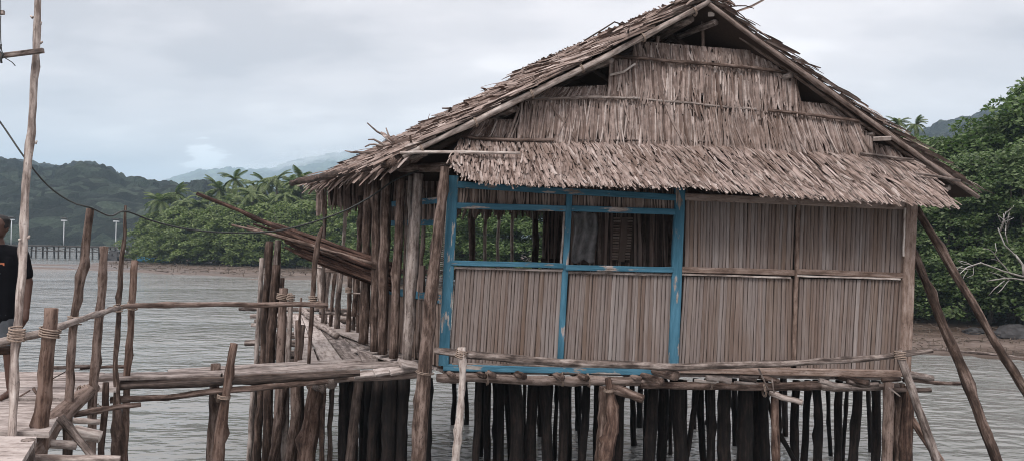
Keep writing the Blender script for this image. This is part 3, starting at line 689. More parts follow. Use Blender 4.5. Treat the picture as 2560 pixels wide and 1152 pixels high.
# --- thatch strip arrays
def strips(root, tip, nor, width, seed, sag=.02, fold=.28, end=.55):
    rg = np.random.default_rng(seed); root, tip = np.asarray(root), np.asarray(tip); n = len(root)
    d = tip - root; L = np.linalg.norm(d, axis=1); d = d / L[:, None]
    N_ = np.broadcast_to(nor, d.shape); s = np.cross(d, N_); s /= np.linalg.norm(s, axis=1)[:, None]; N_ = np.cross(s, d)
    # roll each strip a little about its length
    a = rg.normal(0, .45, n)[:, None]; s, N_ = s * np.cos(a) + N_ * np.sin(a), N_ * np.cos(a) - s * np.sin(a)
    w_ = width * np.clip(rg.lognormal(-.08, .36, n), .4, 2.0); bend = rg.normal(0, .085, n) * L
    V = []
    for t, ww in ((0, .8), (.5, 1.0), (.85, .85), (1.0, end)):
        c = root + d * (L * t)[:, None] + N_ * (sag * math.sin(t * 2.6))+ s * (bend * t * t)[:, None]
        wv = s * (w_ * ww * .5)[:, None]
        V += [c - wv, c + N_ * (w_ * fold * ww)[:, None], c + wv]
    V = np.stack(V, 1).reshape(-1, 3); b = np.arange(n)[:, None] * 12
    q = [(0, 1, 4, 3), (1, 2, 5, 4), (3, 4, 7, 6), (4, 5, 8, 7), (6, 7, 10, 9), (7, 8, 11, 10)]
    F = np.concatenate([b + np.array(x)[None, :] for x in q]); return V, F
def merge(lst):
    V, F, o = [], [], 0
    for v, f in lst: V.append(v); F.append(f + o); o += len(v)
    return np.vstack(V), np.vstack(F)
# --- roof planes
BO = .36
RA, RB, RE = FW(1772, 2, BO), FW(1000, 392, BO), FW(2446, 484, .10)
RLEN = 4.8
RA2, RB2, RE2 = RA + RDIR * RLEN, RB + RDIR * RLEN, RE + RDIR * RLEN
def slope(name, a, b, a2, sign, rows, mat, seed, dens=.036, strip_w=.034, L=.52, lift=.045):
    dn = nrm(b - a); S = np.linalg.norm(b - a); along = nrm(a2 - a); nor = nrm(np.cross(along, dn)) * sign
    if nor[2] < 0: nor = -nor
    b2 = b + (a2 - a)
    o = slab(name, [a, b, b2, a2], -nor * .05, MAT['thatchback'], house)
    rg = np.random.default_rng(seed); RL = np.linalg.norm(a2 - a); parts = []
    for r in range(rows):
        v = S * (r + .15) / rows
        n = int(RL / dens); u = (np.arange(n) + rg.uniform(-.5, .5, n)) * dens - .04
        lift = .015 + .02 * rg.random(n)
        ro = a + dn * (v - .12) + along * u[:, None] + nor * lift[:, None]
        ll = L * rg.uniform(.7, 1.15, n)
        dev = rg.normal(0, .09, n); wav = np.sin(u * 1.7 + r * .6) * .05
        ti = ro + dn * ll[:, None] + along * ((dev + wav) * ll)[:, None] + nor * (lift + rg.uniform(0, lift, n))[:, None]
        parts.append(strips(ro, ti, nor, strip_w, seed + r, sag=.015))
    # stray pieces
    n = 60; u = rg.uniform(0, RL, n); v = rg.uniform(0, S, n)
    ro = a + dn * v[:, None] + along * u[:, None] + nor * .08; dr = rg.normal(0, 1, (n, 2)); dr /= np.linalg.norm(dr, axis=1)[:, None]
    ti = ro + (along * dr[:, :1] + dn * np.abs(dr[:, 1:])) * .45 + nor * rg.uniform(.0, .1, n)[:, None]
    parts.append(strips(ro, ti, nor, .03, seed + 99))
    # ragged thatch edge standing over the barge pole (courses seen end on)
    V, F = merge(parts); t = mk('thatch', V, F, mat, o); t['kind'] = 'stuff'
    return o, dn, nor, S
rl, dnL, nL, SL = slope('left_roof_slope', RA, RB, RA2, 1, 34, MAT['thatchroof'], 500, dens=.027)
rr_, dnR, nR, SR = slope('right_roof_slope', RA, RE, RA2, 1, 26, MAT['thatchroof'], 600, dens=.04, strip_w=.04, L=.36, lift=.02)
# ridge cap and loose leaves on the ridge
rg = np.random.default_rng(9); n = 320; u = rg.uniform(-.1, RLEN, n); sgn = rg.choice([-1, 1], n)
ro = RA + RDIR * u[:, None] + UP * (.07 + rg.uniform(0, .04, n))[:, None]; sl = np.where(sgn[:, None] < 0, dnL, dnR)
V, F = strips(ro - sl * .1, ro + sl * rg.uniform(.25, .5, n)[:, None] + RDIR * rg.normal(0, .06, n)[:, None] + UP * .05, UP, .055, 77); t = mk('ridge_cap', V, F, MAT['thatchroof'], house); t['kind'] = 'stuff'
def stray(name, pxs, w_, mat, **kw): return plog(name, pxs, w_, mat, house, sides=5, wob=.004, **kw)
for q in ([(1800, 20, 8.55), (1860, 15, 8.5), (1885, 22, 8.45)], [(1815, 12, 8.6), (1850, 35, 8.5), (1862, 45, 8.5)], [(1780, 0, 8.5), (1830, 8, 8.5), (1838, 14, 8.5)]): stray('loose_leaf', q, [4, 2], MAT['stick'], seg=.1)
# bent rod and loose leaves on the left slope
stray('roof_rod', [(1462, 102, 9.7), (1545, 50, 9.9), (1562, 64, 9.9)], [4], MAT['darkwood'], seg=.2)
for q in ([(985, 352, 10.2), (940, 328, 10.2), (918, 308, 10.2)], [(975, 370, 10), (935, 350, 10), (920, 350, 10)], [(965, 368, 10.2), (930, 360, 10.2), (912, 368, 10.2)], [(930, 382, 10.6), (880, 380, 10.6), (862, 377, 10.6)], [(985, 365, 10.2), (972, 340, 10.2), (965, 320, 10.2)], [(1130, 272, 11.5), (1105, 271, 11.5)]): stray('loose_leaf', q, [7, 3], MAT['loggrey'], seg=.1)
V, F = strips([P(1000, 372, 9.9)] * 5, [P(950 + i * 9, 332 + i * 3, 9.8) for i in range(5)], -A3(0, 1, 0), .07, 5, end=.3); t = mk('loose_thatch', V, F, MAT['thatch'], house)
rg = np.random.default_rng(19); n = 330; u = rg.uniform(-.02, RLEN + .05, n); ro = RB - dnL * rg.uniform(.2, .42, n)[:, None] + RDIR * u[:, None] + nL * rg.uniform(0, .06, n)[:, None]
ti = ro + dnL * rg.uniform(.25, .55, n)[:, None] - UP * rg.uniform(.02, .2, n)[:, None] + RDIR * rg.normal(0, .08, n)[:, None]
V, F = strips(ro, ti, nL, .055, 20); t = mk('eave_fringe', V, F, MAT['thatch'], house); t['kind'] = 'stuff'
# --- barge poles, rafters, purlins
def q_on(a, b, t): return a + (b - a) * t
log('barge_pole', [RA + FN * .03 - UP * .02, q_on(RA, RB, .35) + FN * .03 - UP * .06, q_on(RA, RB, .7) + FN * .03 - UP * .04, RB + FN * .03 + (RB - RA) * -.01 - UP * .02], [.030, .037, .037, .030], MAT['pale'], house, wob=.006, lump=.05)
log('barge_pole', [RA - UP * .05 + FN * .02, q_on(RA, RE, .5) - UP * .07, RE - UP * .05], [.028, .032, .028], MAT['edge'], house, wob=.006)
pass
for t in (.05, .22, .42, .58, .76, .93):                       # lashings of the left barge pole
    p = q_on(RA, RB, t) + FN * .03 - UP * .05; lash(p, dnL, .05, MAT['rope'], house, turns=2, rr=.007)
for t, up in ((.06, .10), (.33, .10), (.64, .10), (.93, .08)):  # purlins along both slopes, ends showing
    for (a, b, d, n_) in ((RA, RB, dnL, nL), (RA, RE, dnR, nR)):
        p = q_on(a, b, t) - n_ * (.05 + up * .6); log('purlin', [p + RDIR * (.04 if d is dnL else .10), p + RDIR * RLEN * .97], [.038, .036], MAT['loggrey'], house, seg=.6)
for k in range(7):                                             # rafters inside
    o = RDIR * ((RLEN - .9) * k / 6.0 + .85)
    for (b, d, n_) in ((RB, dnL, nL), (RE, dnR, nR)):
        log('rafter', [RA + o - n_ * .16, b + o - n_ * .14 - d * .1], [.04], MAT['darkwood'], house, seg=.8)
for (x0, y0), (x1, y1), w_ in (((1757, 52), (1757, 116), 8), ((1645, 92), (1643, 110), 8), ((1888, 104), (1884, 128), 8)):
    bar('gable_stud', FW(x0, y0, .02), FW(x1, y1, .02), w_ * M_PX, .03, FN, MAT['edge'], house)
log('gable_rafter', [FW(1850, 92, .16), FW(2100, 272, .13), FW(2385, 458, .1)], [.028], MAT['edge'], house)
bar('gable_rafter', FW(1795, 50, -.12), FW(1880, 126, -.12), .07, .05, FN, MAT['edge'], house)
bar('gable_rafter', FW(1745, 42, -.12), FW(1640, 100, -.12), .07, .05, FN, MAT['edge'], house)
for px, py in ((1722, 36), (1778, 36)): bar('beam_end', FW(px, py, .28), FW(px, py, -.6), .075, .055, UP, MAT['pale'], house)
bar('eave_plate', FW(2205, 348, .48), FW(2205, 340, -.5), .20, .04, UP, MAT['loggrey'], house)

# --- gable thatch: stepped layers of hanging leaves
def pxline(pts): xs, ys = zip(*pts); return lambda x: np.interp(x, xs, ys)
def layer(name, top, bot, x0, x1, off, th_px=6.6, dens=.55, seed=1, drop=None, tilt=2.0, x0b=None, x1b=None, ragged=14):
    x0b = x0 if x0b is None else x0b; x1b = x1 if x1b is None else x1b
    ts = np.linspace(0, 1, 14); xs = x0 + (x1 - x0) * ts; xb = x0b + (x1b - x0b) * ts
    ring = [FW(x, top(x), off) for x in xs] + [FW(x, bot(x) - 4, off + .01) for x in xb[::-1]]
    o = slab(name, ring, -FN * .025, MAT['thatch' if False else 'thatchback'], house)
    rg = np.random.default_rng(seed); R0, T0 = [], []
    for ps in range(3):
        n = int(abs(x1 - x0) / th_px / dens)
        t = (np.arange(n) + rg.uniform(-.5, .5, n)) / n
        for ti in t:
            ti = min(max(ti, 0), 1); x = x0 + (x1 - x0) * ti; xe = x0b + (x1b - x0b) * ti
            y0 = top(x) + (0 if ps == 0 else rg.uniform(0, .45) * (bot(x) - top(x))); y1 = bot(xe) + rg.normal(0, ragged) - (0 if ps else 6)
            if y1 < y0 + 15: y1 = y0 + 15
            dx = rg.normal(0, 5) + tilt
            if rg.random() < .05: dx += rg.normal(0, 28)
            o2 = off + .015 + .012 * ps
            R0.append(FW(x, y0, o2)); T0.append(FW(xe + dx, y1, o2 + .02 + abs(rg.normal(0, .015))))
    V, F = strips(np.array(R0), np.array(T0), FN, th_px * M_PX * .82, seed, sag=.008, fold=.36)
    t = mk('hanging_thatch', V, F, MAT['thatch'], o); t['kind'] = 'stuff'; return o
layer('gable_thatch', pxline([(1575, 108), (1620, 106), (1945, 132)]), pxline([(1575, 160), (2000, 192)]), 1585, 1945, .03, seed=31, x1b=1955)
layer('gable_thatch', pxline([(1525, 146), (2000, 186)]), pxline([(1520, 262), (1700, 268), (1995, 292)]), 1524, 1996, .07, seed=32, ragged=20)
layer('gable_thatch', pxline([(1345, 222), (1525, 213)]), pxline([(1300, 262), (1530, 258)]), 1362, 1523, .02, seed=33, x0b=1320, ragged=6)
layer('gable_thatch', pxline([(2000, 254), (2085, 262), (2145, 300)]), pxline([(2000, 310), (2160, 325)]), 1998, 2100, .02, seed=34, x1b=2155, ragged=6)
layer('gable_thatch', pxline([(1300, 252), (1590, 246), (2145, 300)]), pxline([(1285, 362), (1600, 376), (2165, 398)]), 1305, 2148, .10, seed=35, x0b=1290, x1b=2175, ragged=16)
layer('gable_thatch', pxline([(1180, 300), (1300, 298)]), pxline([(1165, 352), (1300, 356)]), 1200, 1296, .05, seed=36, x0b=1168, ragged=6)
layer('gable_thatch', pxline([(2150, 318), (2185, 338), (2255, 372)]), pxline([(2150, 398), (2260, 412)]), 2140, 2182, .06, seed=37, ragged=6)
layer('gable_thatch', pxline([(2180, 356), (2245, 372)]), pxline([(2180, 402), (2275, 410)]), 2176, 2248, .03, seed=38, x1b=2268, ragged=6)
def pole_px(name, pts, off, w_, mat): return log(name, [FW(x, y, off) for x, y in pts], [w_ * M_PX / 2], mat, house, sides=7, seg=.2, wob=.006)
pole_px('thatch_batten', [(1528, 141), (1700, 155), (1850, 168), (1998, 184)], .15, 8, MAT['log'])
pole_px('thatch_batten', [(1312, 251), (1480, 242), (1600, 247)], .17, 7, MAT['loggrey'])
pole_px('thatch_batten', [(1610, 249), (1760, 262), (1900, 274)], .14, 7, MAT['loggrey'])
pole_px('thatch_batten', [(1920, 276), (2040, 290), (2148, 303)], .17, 8, MAT['log'])
pole_px('thatch_batten', [(1152, 340), (1200, 347), (1290, 352), (1385, 350)], .20, 8, MAT['log'])
pole_px('thatch_batten', [(1440, 352), (1600, 352), (1780, 356)], .155, 7, MAT['loggrey'])
pole_px('thatch_batten', [(2150, 383), (2220, 392), (2283, 399)], .20, 7, MAT['loggrey'])
pole_px('thatch_batten', [(2292, 434), (2350, 442), (2400, 452)], .40, 7, MAT['loggrey'])
pole_px('thatch_batten', [(1000, 383), (1120, 381), (1300, 383)], .42, 7, MAT['pale'])
pole_px('twisted_vine', [(1525, 188), (1560, 180), (1588, 160)], .17, 6, MAT['pale'])
# --- front skirt of thatch under the gable
SKT = pxline([(1150, 345), (1400, 352), (1800, 362), (2150, 385), (2285, 402)]); SKB = pxline([(1115, 405), (1140, 440), (1200, 462), (1350, 466), (1500, 468), (1700, 468), (1900, 490), (2100, 503), (2392, 520)])
def skp(t, v):      # t along, v 0 top .. 1 bottom edge
    xt, xb = 1152 + (2290 - 1152) * t, 1118 + (2388 - 1118) * t
    return xt + (xb - xt) * v, SKT(xt) + (SKB(xb) - SKT(xt)) * v, .12 + .48 * v
skirt = None
ts = np.linspace(0, 1, 30); ring = [FW(*skp(t, 0)) for t in ts] + [FW(skp(t, .93)[0], skp(t, .93)[1], .55) for t in ts[::-1]]
Vk = np.array([FW(*skp(t, v)) - UP * .01 for v in (0, .5, .93) for t in ts]); nb = len(ts)
Fk = [(r * nb + i, r * nb + i + 1, (r + 1) * nb + i + 1, (r + 1) * nb + i) for r in range(2) for i in range(nb - 1)]
Vk2 = Vk - FN * .035; Vk = np.vstack([Vk, Vk2]); m0 = 3 * nb; Fk += [tuple(m0 + i for i in f[::-1]) for f in Fk]
Fk += [(i, m0 + i, m0 + i + 1, i + 1) for i in range(nb - 1)] + [(2 * nb + i + 1, m0 + 2 * nb + i + 1, m0 + 2 * nb + i, 2 * nb + i) for i in range(nb - 1)]
skirt = mk('front_skirt', Vk, Fk, MAT['thatchback'], house)
SKN = nrm(np.cross(FX, FW(1700, 468, .6) - FW(1700, 360, .12))); SKN = SKN if SKN[1] < 0 else -SKN
rg = np.random.default_rng(61); R0, T0 = [], []; ROWS = 8
for r in range(ROWS):
    n = 235
    for i in range(n):
        t = min(1, max(0, (i + rg.uniform(-.5, .5)) / n)); v0 = (r - .55) / ROWS + rg.normal(0, .02); v1 = min(v0 + rg.uniform(.24, .34), 1.03)
        x0, y0, o0 = skp(t, max(v0, 0)); x1, y1, o1 = skp(t, v1 if r < ROWS - 2 else min(v1, 1 + rg.normal(0, .02)))
        dx = (7 + 13 * min(1, t * 3)) * rg.uniform(.4, 1.5) + rg.normal(0, 4)
        R0.append(FW(x0, y0, o0 + .015)); T0.append(FW(x1 + dx, y1, o1 + .03 + abs(rg.normal(0, .02))))
V, F = strips(np.array(R0), np.array(T0), SKN, 5.6 * M_PX, 62, sag=.012, fold=.36, end=.7); t = mk('skirt_thatch', V, F, MAT['thatch'], skirt); t['kind'] = 'stuff'
# the bottom courses, leaf by leaf
LV = []
for i in range(8):
    v, f = strips(np.array([[0, 0, 0.]]), np.array([[0, 0, -1.]]), A3(0, -1, 0), .085, 900 + i, sag=.03, fold=.30, end=.55 + .05 * i); LV.append(fastmesh('thatch_leaf', v, f, None, False, MAT['thatch']))
for r in range(2):
    for i in range(150):
        t = (i + rg.uniform(-.45, .45)) / 150; t = min(1, max(0, t)); v0 = (.72, .63)[r] + rg.normal(0, .02); v1 = 1.0 + rg.normal(0, .022) - (.0, .10)[r]
        x0, y0, o0 = skp(t, v0); x1, y1, o1 = skp(t, v1); dx = (5 + 14 * min(1, t * 3)) * rg.uniform(.5, 1.4) + rg.normal(0, 3)
        a, b = FW(x0, y0, o0 + .03 + .01 * r), FW(x1 + dx, y1, o1 + .045 + .012 * r + abs(rg.normal(0, .012)))
        d = b - a; L = np.linalg.norm(d); zax = -d / L; xax = nrm(np.cross(SKN, zax)) ; yax = np.cross(zax, xax)
        o = bpy.data.objects.new('thatch_leaf', LV[(i * 3 + r) % 8]); COL.objects.link(o); o.parent = skirt
        wv = rg.uniform(.75, 1.25) * .32
        M = np.eye(4); M[:3, 0] = xax * wv; M[:3, 1] = yax * wv; M[:3, 2] = zax * L; M[:3, 3] = a - wl(skirt); o.matrix_basis = Matrix(M.tolist())
# --- frame of the front wall
blue, bpe, tim = MAT['blue'], MAT['bluepeel'], MAT['timber']
def fbar(name, a, b, wpx, th, off, mat, parent=house, jit=.0015, seg=5): return bar(name, FW(*a, off), FW(*b, off), wpx * M_PX, th, FN, mat, parent, jit, seg)
fbar('corner_post', (1134, 440), (1109, 912), 26, .10, .02, bpe)
fbar('window_post', (1424, 478), (1400, 906), 15, .05, .03, blue)
fbar('window_post', (1699, 470), (1682, 908), 26, .09, .02, blue)
fbar('wall_stud', (1996, 490), (1984, 912), 10, .04, .028, tim)
fbar('corner_post', (2275, 505), (2258, 938), 32, .10, .015, tim)
fbar('corner_batten', (2262, 520), (2258, 640), 5, .02, .075, MAT['pale'])
fbar('top_beam', (1140, 462), (1692, 494), 16, .06, .035, blue); fbar('window_head', (1138, 514), (1414, 522), 15, .06, .036, blue); fbar('window_head', (1428, 521), (1690, 530), 15, .06, .036, blue)
fbar('top_beam', (1706, 492), (2268, 516), 18, .06, .02, tim)
fbar('window_sill', (1128, 656), (1408, 664), 13, .07, .05, blue); fbar('window_sill', (1414, 668), (1680, 674), 14, .07, .05, blue)
fbar('sill_batten', (1130, 668), (1406, 675), 6, .03, .035, MAT['loggrey']); fbar('sill_batten', (1416, 680), (1678, 686), 6, .03, .035, MAT['loggrey'])
fbar('mid_rail', (1704, 673), (1984, 681), 15, .05, .03, tim); fbar('mid_rail', (1990, 678), (2256, 688), 14, .05, .03, tim)
fbar('rail_batten', (1703, 685), (1976, 693), 4.5, .025, .045, MAT['pale']); fbar('rail_batten', (1992, 689), (2250, 697), 4.5, .025, .045, MAT['pale'])
fbar('base_beam', (1108, 917), (1682, 930), 17, .08, .03, MAT['bluepeel']); fbar('base_beam', (1690, 922), (2248, 934), 19, .08, .03, tim)
fbar('base_batten', (1130, 909), (1690, 920), 6, .03, .05, MAT['loggrey'])
for x, t_, b_ in ((1414, 530, 664), (1692, 535, 660), ): fbar('jamb_batten', (x - 3 + 0, t_), (x - 12, b_), 5, .03, -.01, MAT['pale'])
fbar('corner_batten', (1120, 470), (1100, 905), 9, .03, -.03, MAT['pale'])
# --- slatted panels
SLM = []
for i in range(7):
    rg = np.random.default_rng(700 + i); V = []; sec = [(-.5, .0), (-.42, -.55), (0, -1.0), (.42, -.55), (.5, 0)]
    ks = np.linspace(0, 1, 7)
    for k in ks:
        jx = rg.normal(0, .05); ww = 1 + rg.normal(0, .05)
        for x, y in sec: V.append((x * ww + jx, y * (1 + rg.normal(0, .1)), k))
    F = [(r * 5 + j, r * 5 + j + 1, (r + 1) * 5 + j + 1, (r + 1) * 5 + j) for r in range(6) for j in range(4)]
    SLM.append(fastmesh('slat', V, F, None, True, MAT['slat']))
def slats(name, tl, tr, bl, br, n, seed, off=.012):
    rg = np.random.default_rng(seed)
    o = slab(name, [FW(*tl, 0), FW(*tr, 0), FW(*br, 0), FW(*bl, 0)], -FN * .02, MAT['darkwood'], house)
    wds = rg.uniform(.6, 1.35, n); e = np.r_[0, np.cumsum(wds)] / wds.sum()
    for i in range(n):
        c = (e[i] + e[i + 1]) / 2; wd = (e[i + 1] - e[i])
        L2 = lambda a, b: (a[0] + (b[0] - a[0]) * c, a[1] + (b[1] - a[1]) * c)
        tp, bt = L2(tl, tr), L2(bl, br); a = FW(bt[0] + rg.normal(0, .6), bt[1] + 2, off * .4); b = FW(tp[0] + rg.normal(0, .6), tp[1] - 2, off * .4)
        width = np.linalg.norm(FW(*br) - FW(*bl)) * wd * .90
        z = b - a; Lz = np.linalg.norm(z); zx = z / Lz; x = nrm(FX - zx * np.dot(FX, zx)); y = np.cross(zx, x)
        ob = bpy.data.objects.new('slat', SLM[int(rg.integers(7))]); COL.objects.link(ob); ob.parent = o
        M = np.eye(4); M[:3, 0] = x * width; M[:3, 1] = y * rg.uniform(.010, .019); M[:3, 2] = zx * Lz; M[:3, 3] = a - wl(o); ob.matrix_basis = Matrix(M.tolist())
    return o
slats('wall_panel', (1140, 669), (1408, 676), (1122, 906), (1393, 914), 30, 1)
slats('wall_panel', (1424, 681), (1682, 687), (1408, 910), (1673, 918), 29, 2)
slats('wall_panel', (1710, 692), (1982, 696), (1696, 912), (1977, 922), 30, 3)
slats('wall_panel', (1998, 697), (2262, 702), (1990, 916), (2246, 926), 30, 4)
slats('wall_panel', (1714, 484), (1988, 502), (1712, 668), (1981, 674), 30, 5)
slats('wall_panel', (2002, 502), (2264, 515), (1996, 674), (2258, 682), 29, 6)
# narrow band of thin ribs over the windows
def ribs(name, tl, tr, bl, br, n, seed, mat, off=.01, fw=FW, nor=FN):
    rg = np.random.default_rng(seed); L_ = []
    for i in range(n):
        c = (i + .5) / n; tp = (tl[0] + (tr[0] - tl[0]) * c, tl[1] + (tr[1] - tl[1]) * c); bt = (bl[0] + (br[0] - bl[0]) * c, bl[1] + (br[1] - bl[1]) * c)
        L_.append((fw(*tp, off), fw(*bt, off)))
    R0 = np.array([a for a, b in L_]); T0 = np.array([b for a, b in L_]); wd = np.linalg.norm(fw(*tr) - fw(*tl)) / n
    V, F = strips(R0, T0, nor, wd * .95, seed, sag=0, fold=.3, end=.9)
    o = slab(name, [fw(*tl), fw(*tr), fw(*br), fw(*bl)], -np.asarray(nor) * .015, MAT['darkwood'], house)
    t = mk('rib_strip', V, F, mat, o); t['kind'] = 'stuff'; return o
MAT['rib'] = islandmat('thin_palm_ribs', [(0, (.12, .085, .07)), (.5, (.22, .165, .14)), (1, (.30, .235, .205))], nscale=6)
ribs('window_band', (1142, 470), (1414, 486), (1142, 508), (1414, 516), 36, 11, MAT['rib']); ribs('window_band', (1430, 488), (1690, 500), (1430, 516), (1690, 524), 36, 12, MAT['rib'])
# --- interior partition, blind, cloth
IW = lambda x, y, o=0: FW(x, y, -2.2 + o)
MAT['ribbright'] = islandmat('brightened_palm_ribs', [(0, (.20, .14, .12)), (.5, (.34, .25, .215)), (1, (.43, .34, .30))], nscale=4)  # rib colour raised to make up for the weak light indoors
ribs('inner_wall', (1362, 470), (1405, 470), (1355, 850), (1400, 850), 8, 13, MAT['ribbright'], fw=IW)
bar('inner_post', IW(1362, 480, .05), IW(1352, 850, .05), .03, .03, FN, MAT['loggrey'], house); bar('inner_post', IW(1405, 480, .05), IW(1399, 850, .05), .05, .03, FN, MAT['edge'], house)
bar('inner_rail', IW(1352, 652, .06), IW(1402, 655, .06), .09, .03, FN, MAT['edge'], house)
IW2 = lambda x, y, o=0: FW(x, y, -1.05 + o)
ribs('inner_wall', (1425, 440), (1720, 450), (1420, 860), (1720, 870), 52, 14, MAT['ribbright'], fw=IW2)
for x in (1500, 1612, 1676): bar('inner_post', IW2(x, 500, .05), IW2(x - 6, 860, .05), .045, .04, FN, MAT['edge'], house)
bl = ribs('woven_blind', (1534, 545), (1582, 548), (1530, 650), (1574, 656), 1, 15, MAT['rib'], fw=lambda x, y, o=0: FW(x, y, -.95 + o))
for k in range(16):
    y = 546 + k * 6.7; bar('blind_slat', FW(1534 - k * .25, y, -.93), FW(1582 - k * .5, y + .3, -.93), .026, .012, FN, MAT['slatdark'] if False else MAT['timber'], bl)
nu, nv = 14, 20; Vc = []
for j in range(nv):
    for i in range(nu):
        u, v = i / (nu - 1), j / (nv - 1); Vc.append(FW(1432 + 58 * u + 4 * math.sin(v * 5), 528 + 126 * v + 5 * math.sin(u * 9), -.72 + .05 * math.sin(u * 15 + v * 3) + .03 * math.sin(v * 11 + u * 4)))
Vc = np.array(Vc); Fc = [(j * nu + i, j * nu + i + 1, (j + 1) * nu + i + 1, (j + 1) * nu + i) for j in range(nv - 1) for i in range(nu - 1)]
oc = tag(mk('hanging_cloth', Vc, Fc, MAT['cloth'], None, smooth=True), 'grey crumpled cloth hanging inside the second blue window', 'cloth')
so = oc.modifiers.new('thick', 'SOLIDIFY'); so.thickness = .006
# --- floor
LD = nrm(A3(-.52, .854, 0)); WD = 4.9
c0, c1 = FW(1108, 925, 0), FW(2255, 940, 0); c0[2] = Zf - .05; c1[2] -= .02
nfl = 22
for i in range(nfl):
    a, b = i / nfl, (i + .965) / nfl; q = [c0 + LD * WD * a, c1 + RDIR * WD * a, c1 + RDIR * WD * b, c0 + LD * WD * b]
    board('floor_plank', q, .03, MAT['plank'], house)
# --- left side wall (splayed), open above the rail
SW = lambda u, z: FW(1110, 905, 0) * A3(1, 1, 0) + LD * u + A3(0, 0, z)
zr, z1 = Zf + .80, Zf
bar('side_rail', SW(.05, zr), SW(1.15, zr + .01), .10, .06, np.cross(UP, LD), blue, house); bar('side_rail', SW(1.22, zr), SW(2.4, zr), .10, .06, np.cross(UP, LD), blue, house)
SN = np.cross(UP, LD); SN = SN if SN[0] < 0 else -SN
SWf = lambda u, z, o=0: SW(u, z) + SN * o
for u0, u1 in ((.08, 1.15), (1.2, 2.35)): ribs('side_panel', (u0, zr - .05), (u1, zr - .05), (u0, z1 - .02), (u1, z1 - .02), 13, int(u0 * 99), MAT['rib'], fw=SWf, nor=SN)
for zt in (Zf + 2.02, Zf + 1.75): bar('side_top_rail', SW(.05, zt), SW(2.4, zt), .08, .05, SN, blue, house)
ribs('side_band', (.05, Zf + 1.99), (2.4, Zf + 1.99), (.05, Zf + 1.77), (2.4, Zf + 1.77), 32, 17, MAT['rib'], fw=SWf, nor=SN)
ribs('side_shutter', (.62, Zf + 1.2), (1.15, Zf + 1.2), (.62, zr + .05), (1.15, zr + .05), 9, 18, MAT['ribbright'], fw=SWf, nor=SN)
for u in (1.18, 2.36): bar('side_post', SW(u, Zf - .1), SW(u, Zf + 2.2), .08, .08, SN, MAT['edge'], house)
for k in range(46):                                         # slat ends stacked at the corner
    z = Zf + .95 + k * .024
    if z < Zf + 2.1: bar('slat_end', SW(.03, z), SW(.03, z) + SN * .10, .018, .014, UP, MAT['pale'], house)
# --- right and back walls
RW0 = FW(2262, 905, 0)
V = [RW0 * A3(1, 1, 0) + UP * (Zf - .1), RW0 * A3(1, 1, 0) + RDIR * WD + UP * (Zf - .1), RW0 * A3(1, 1, 0) + RDIR * WD + UP * (Zf + 2.1), RW0 * A3(1, 1, 0) + UP * (Zf + 2.1)]
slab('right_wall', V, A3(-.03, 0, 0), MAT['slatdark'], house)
b0, b1 = SW(WD, 0), RW0 * A3(1, 1, 0) + RDIR * WD; bn = np.cross(nrm(b1 - b0), UP)
bar('back_rail', b0 + UP * (Zf + .95), b1 + UP * (Zf + .95), .08, .05, bn, MAT['edge'], house)
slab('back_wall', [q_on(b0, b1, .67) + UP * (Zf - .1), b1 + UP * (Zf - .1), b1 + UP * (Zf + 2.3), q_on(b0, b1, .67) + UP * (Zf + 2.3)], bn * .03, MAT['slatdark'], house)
for t in (.0, .12, .25, .424, .462, .50, .54, .61, .642):
    p = q_on(b0, b1, t); log('back_post', [p + UP * (Zf - .2), p + UP * (Zf + 2.3)], [.03 + .03 * (t in (.424, .61, .642))], MAT['darkwood'] if t in (.0, .25, .424, .61, .642) else MAT['pale'], house)
# back gable
ga, gb, gc = RB2 + RDIR * -.3, RA2 + RDIR * -.3, RE2 + RDIR * -.3
zbk = Zf + 2.08
slab('back_gable', [ga * A3(1, 1, 0) + UP * zbk + (gc - ga) * .02, ga + (gc - ga) * .02 - UP * .05, gb - UP * .1, gc - UP * .1, gc * A3(1, 1, 0) + UP * zbk], A3(0, .05, 0), MAT['thatchback'], house)
rg = np.random.default_rng(3); n = 260; tt = rg.uniform(0, .75, n); base = (ga + (gc - ga) * tt[:, None]) * A3(1, 1, 0); R0 = base + UP * (zbk + .45) - A3(0, .03, 0); T0 = base + UP * (zbk - rg.uniform(.02, .2, n))[:, None] - A3(0, .05, 0)
V, F = strips(R0, T0, A3(0, -1, 0), .05, 8); t = mk('back_fringe', V, F, MAT['thatch'], house); t['kind'] = 'stuff'
# --- veranda posts
for (x0, y0, x1, y1, d, w0, w1, mt) in [(1046, 436, 1016, 906, 9.30, 26, 26, 'loggrey'), (1003, 440, 984, 894, 9.60, 20, 21, 'log'), (968, 432, 956, 884, 9.85, 28, 26, 'log'), (940, 440, 934, 878, 10.05, 22, 22, 'log'), (922, 446, 908, 858, 10.40, 22, 26, 'log'), (1026, 440, 1012, 880, 9.75, 10, 10, 'pale'), (864, 500, 848, 730, 12.9, 8, 10, 'pale'), (903, 490, 884, 790, 12.2, 15, 14, 'log'), (1060, 470, 1046, 880, 9.6, 10, 12, 'edge')]:
    plog('veranda_post', [(x0, y0, d), ((x0 + x1) / 2 + random.uniform(-4, 4), (y0 + y1) / 2, d), (x1, y1, d)], [w0, w1], MAT[mt], house, wob=.014, seg=.16)
plog('veranda_post', [(1112, 418, 8.75), (1098, 560, 8.75), (1076, 760, 8.75), (1060, 930, 8.75), (1044, 1160, 8.75), (1036, 1300, 8.75)], [26, 28, 34, 40, 42], MAT['log'], house, wob=.016, seg=.14)
lash(P(1062, 930, 8.75), A3(.1, 0, 1), .10, MAT['rope'], house, turns=2)
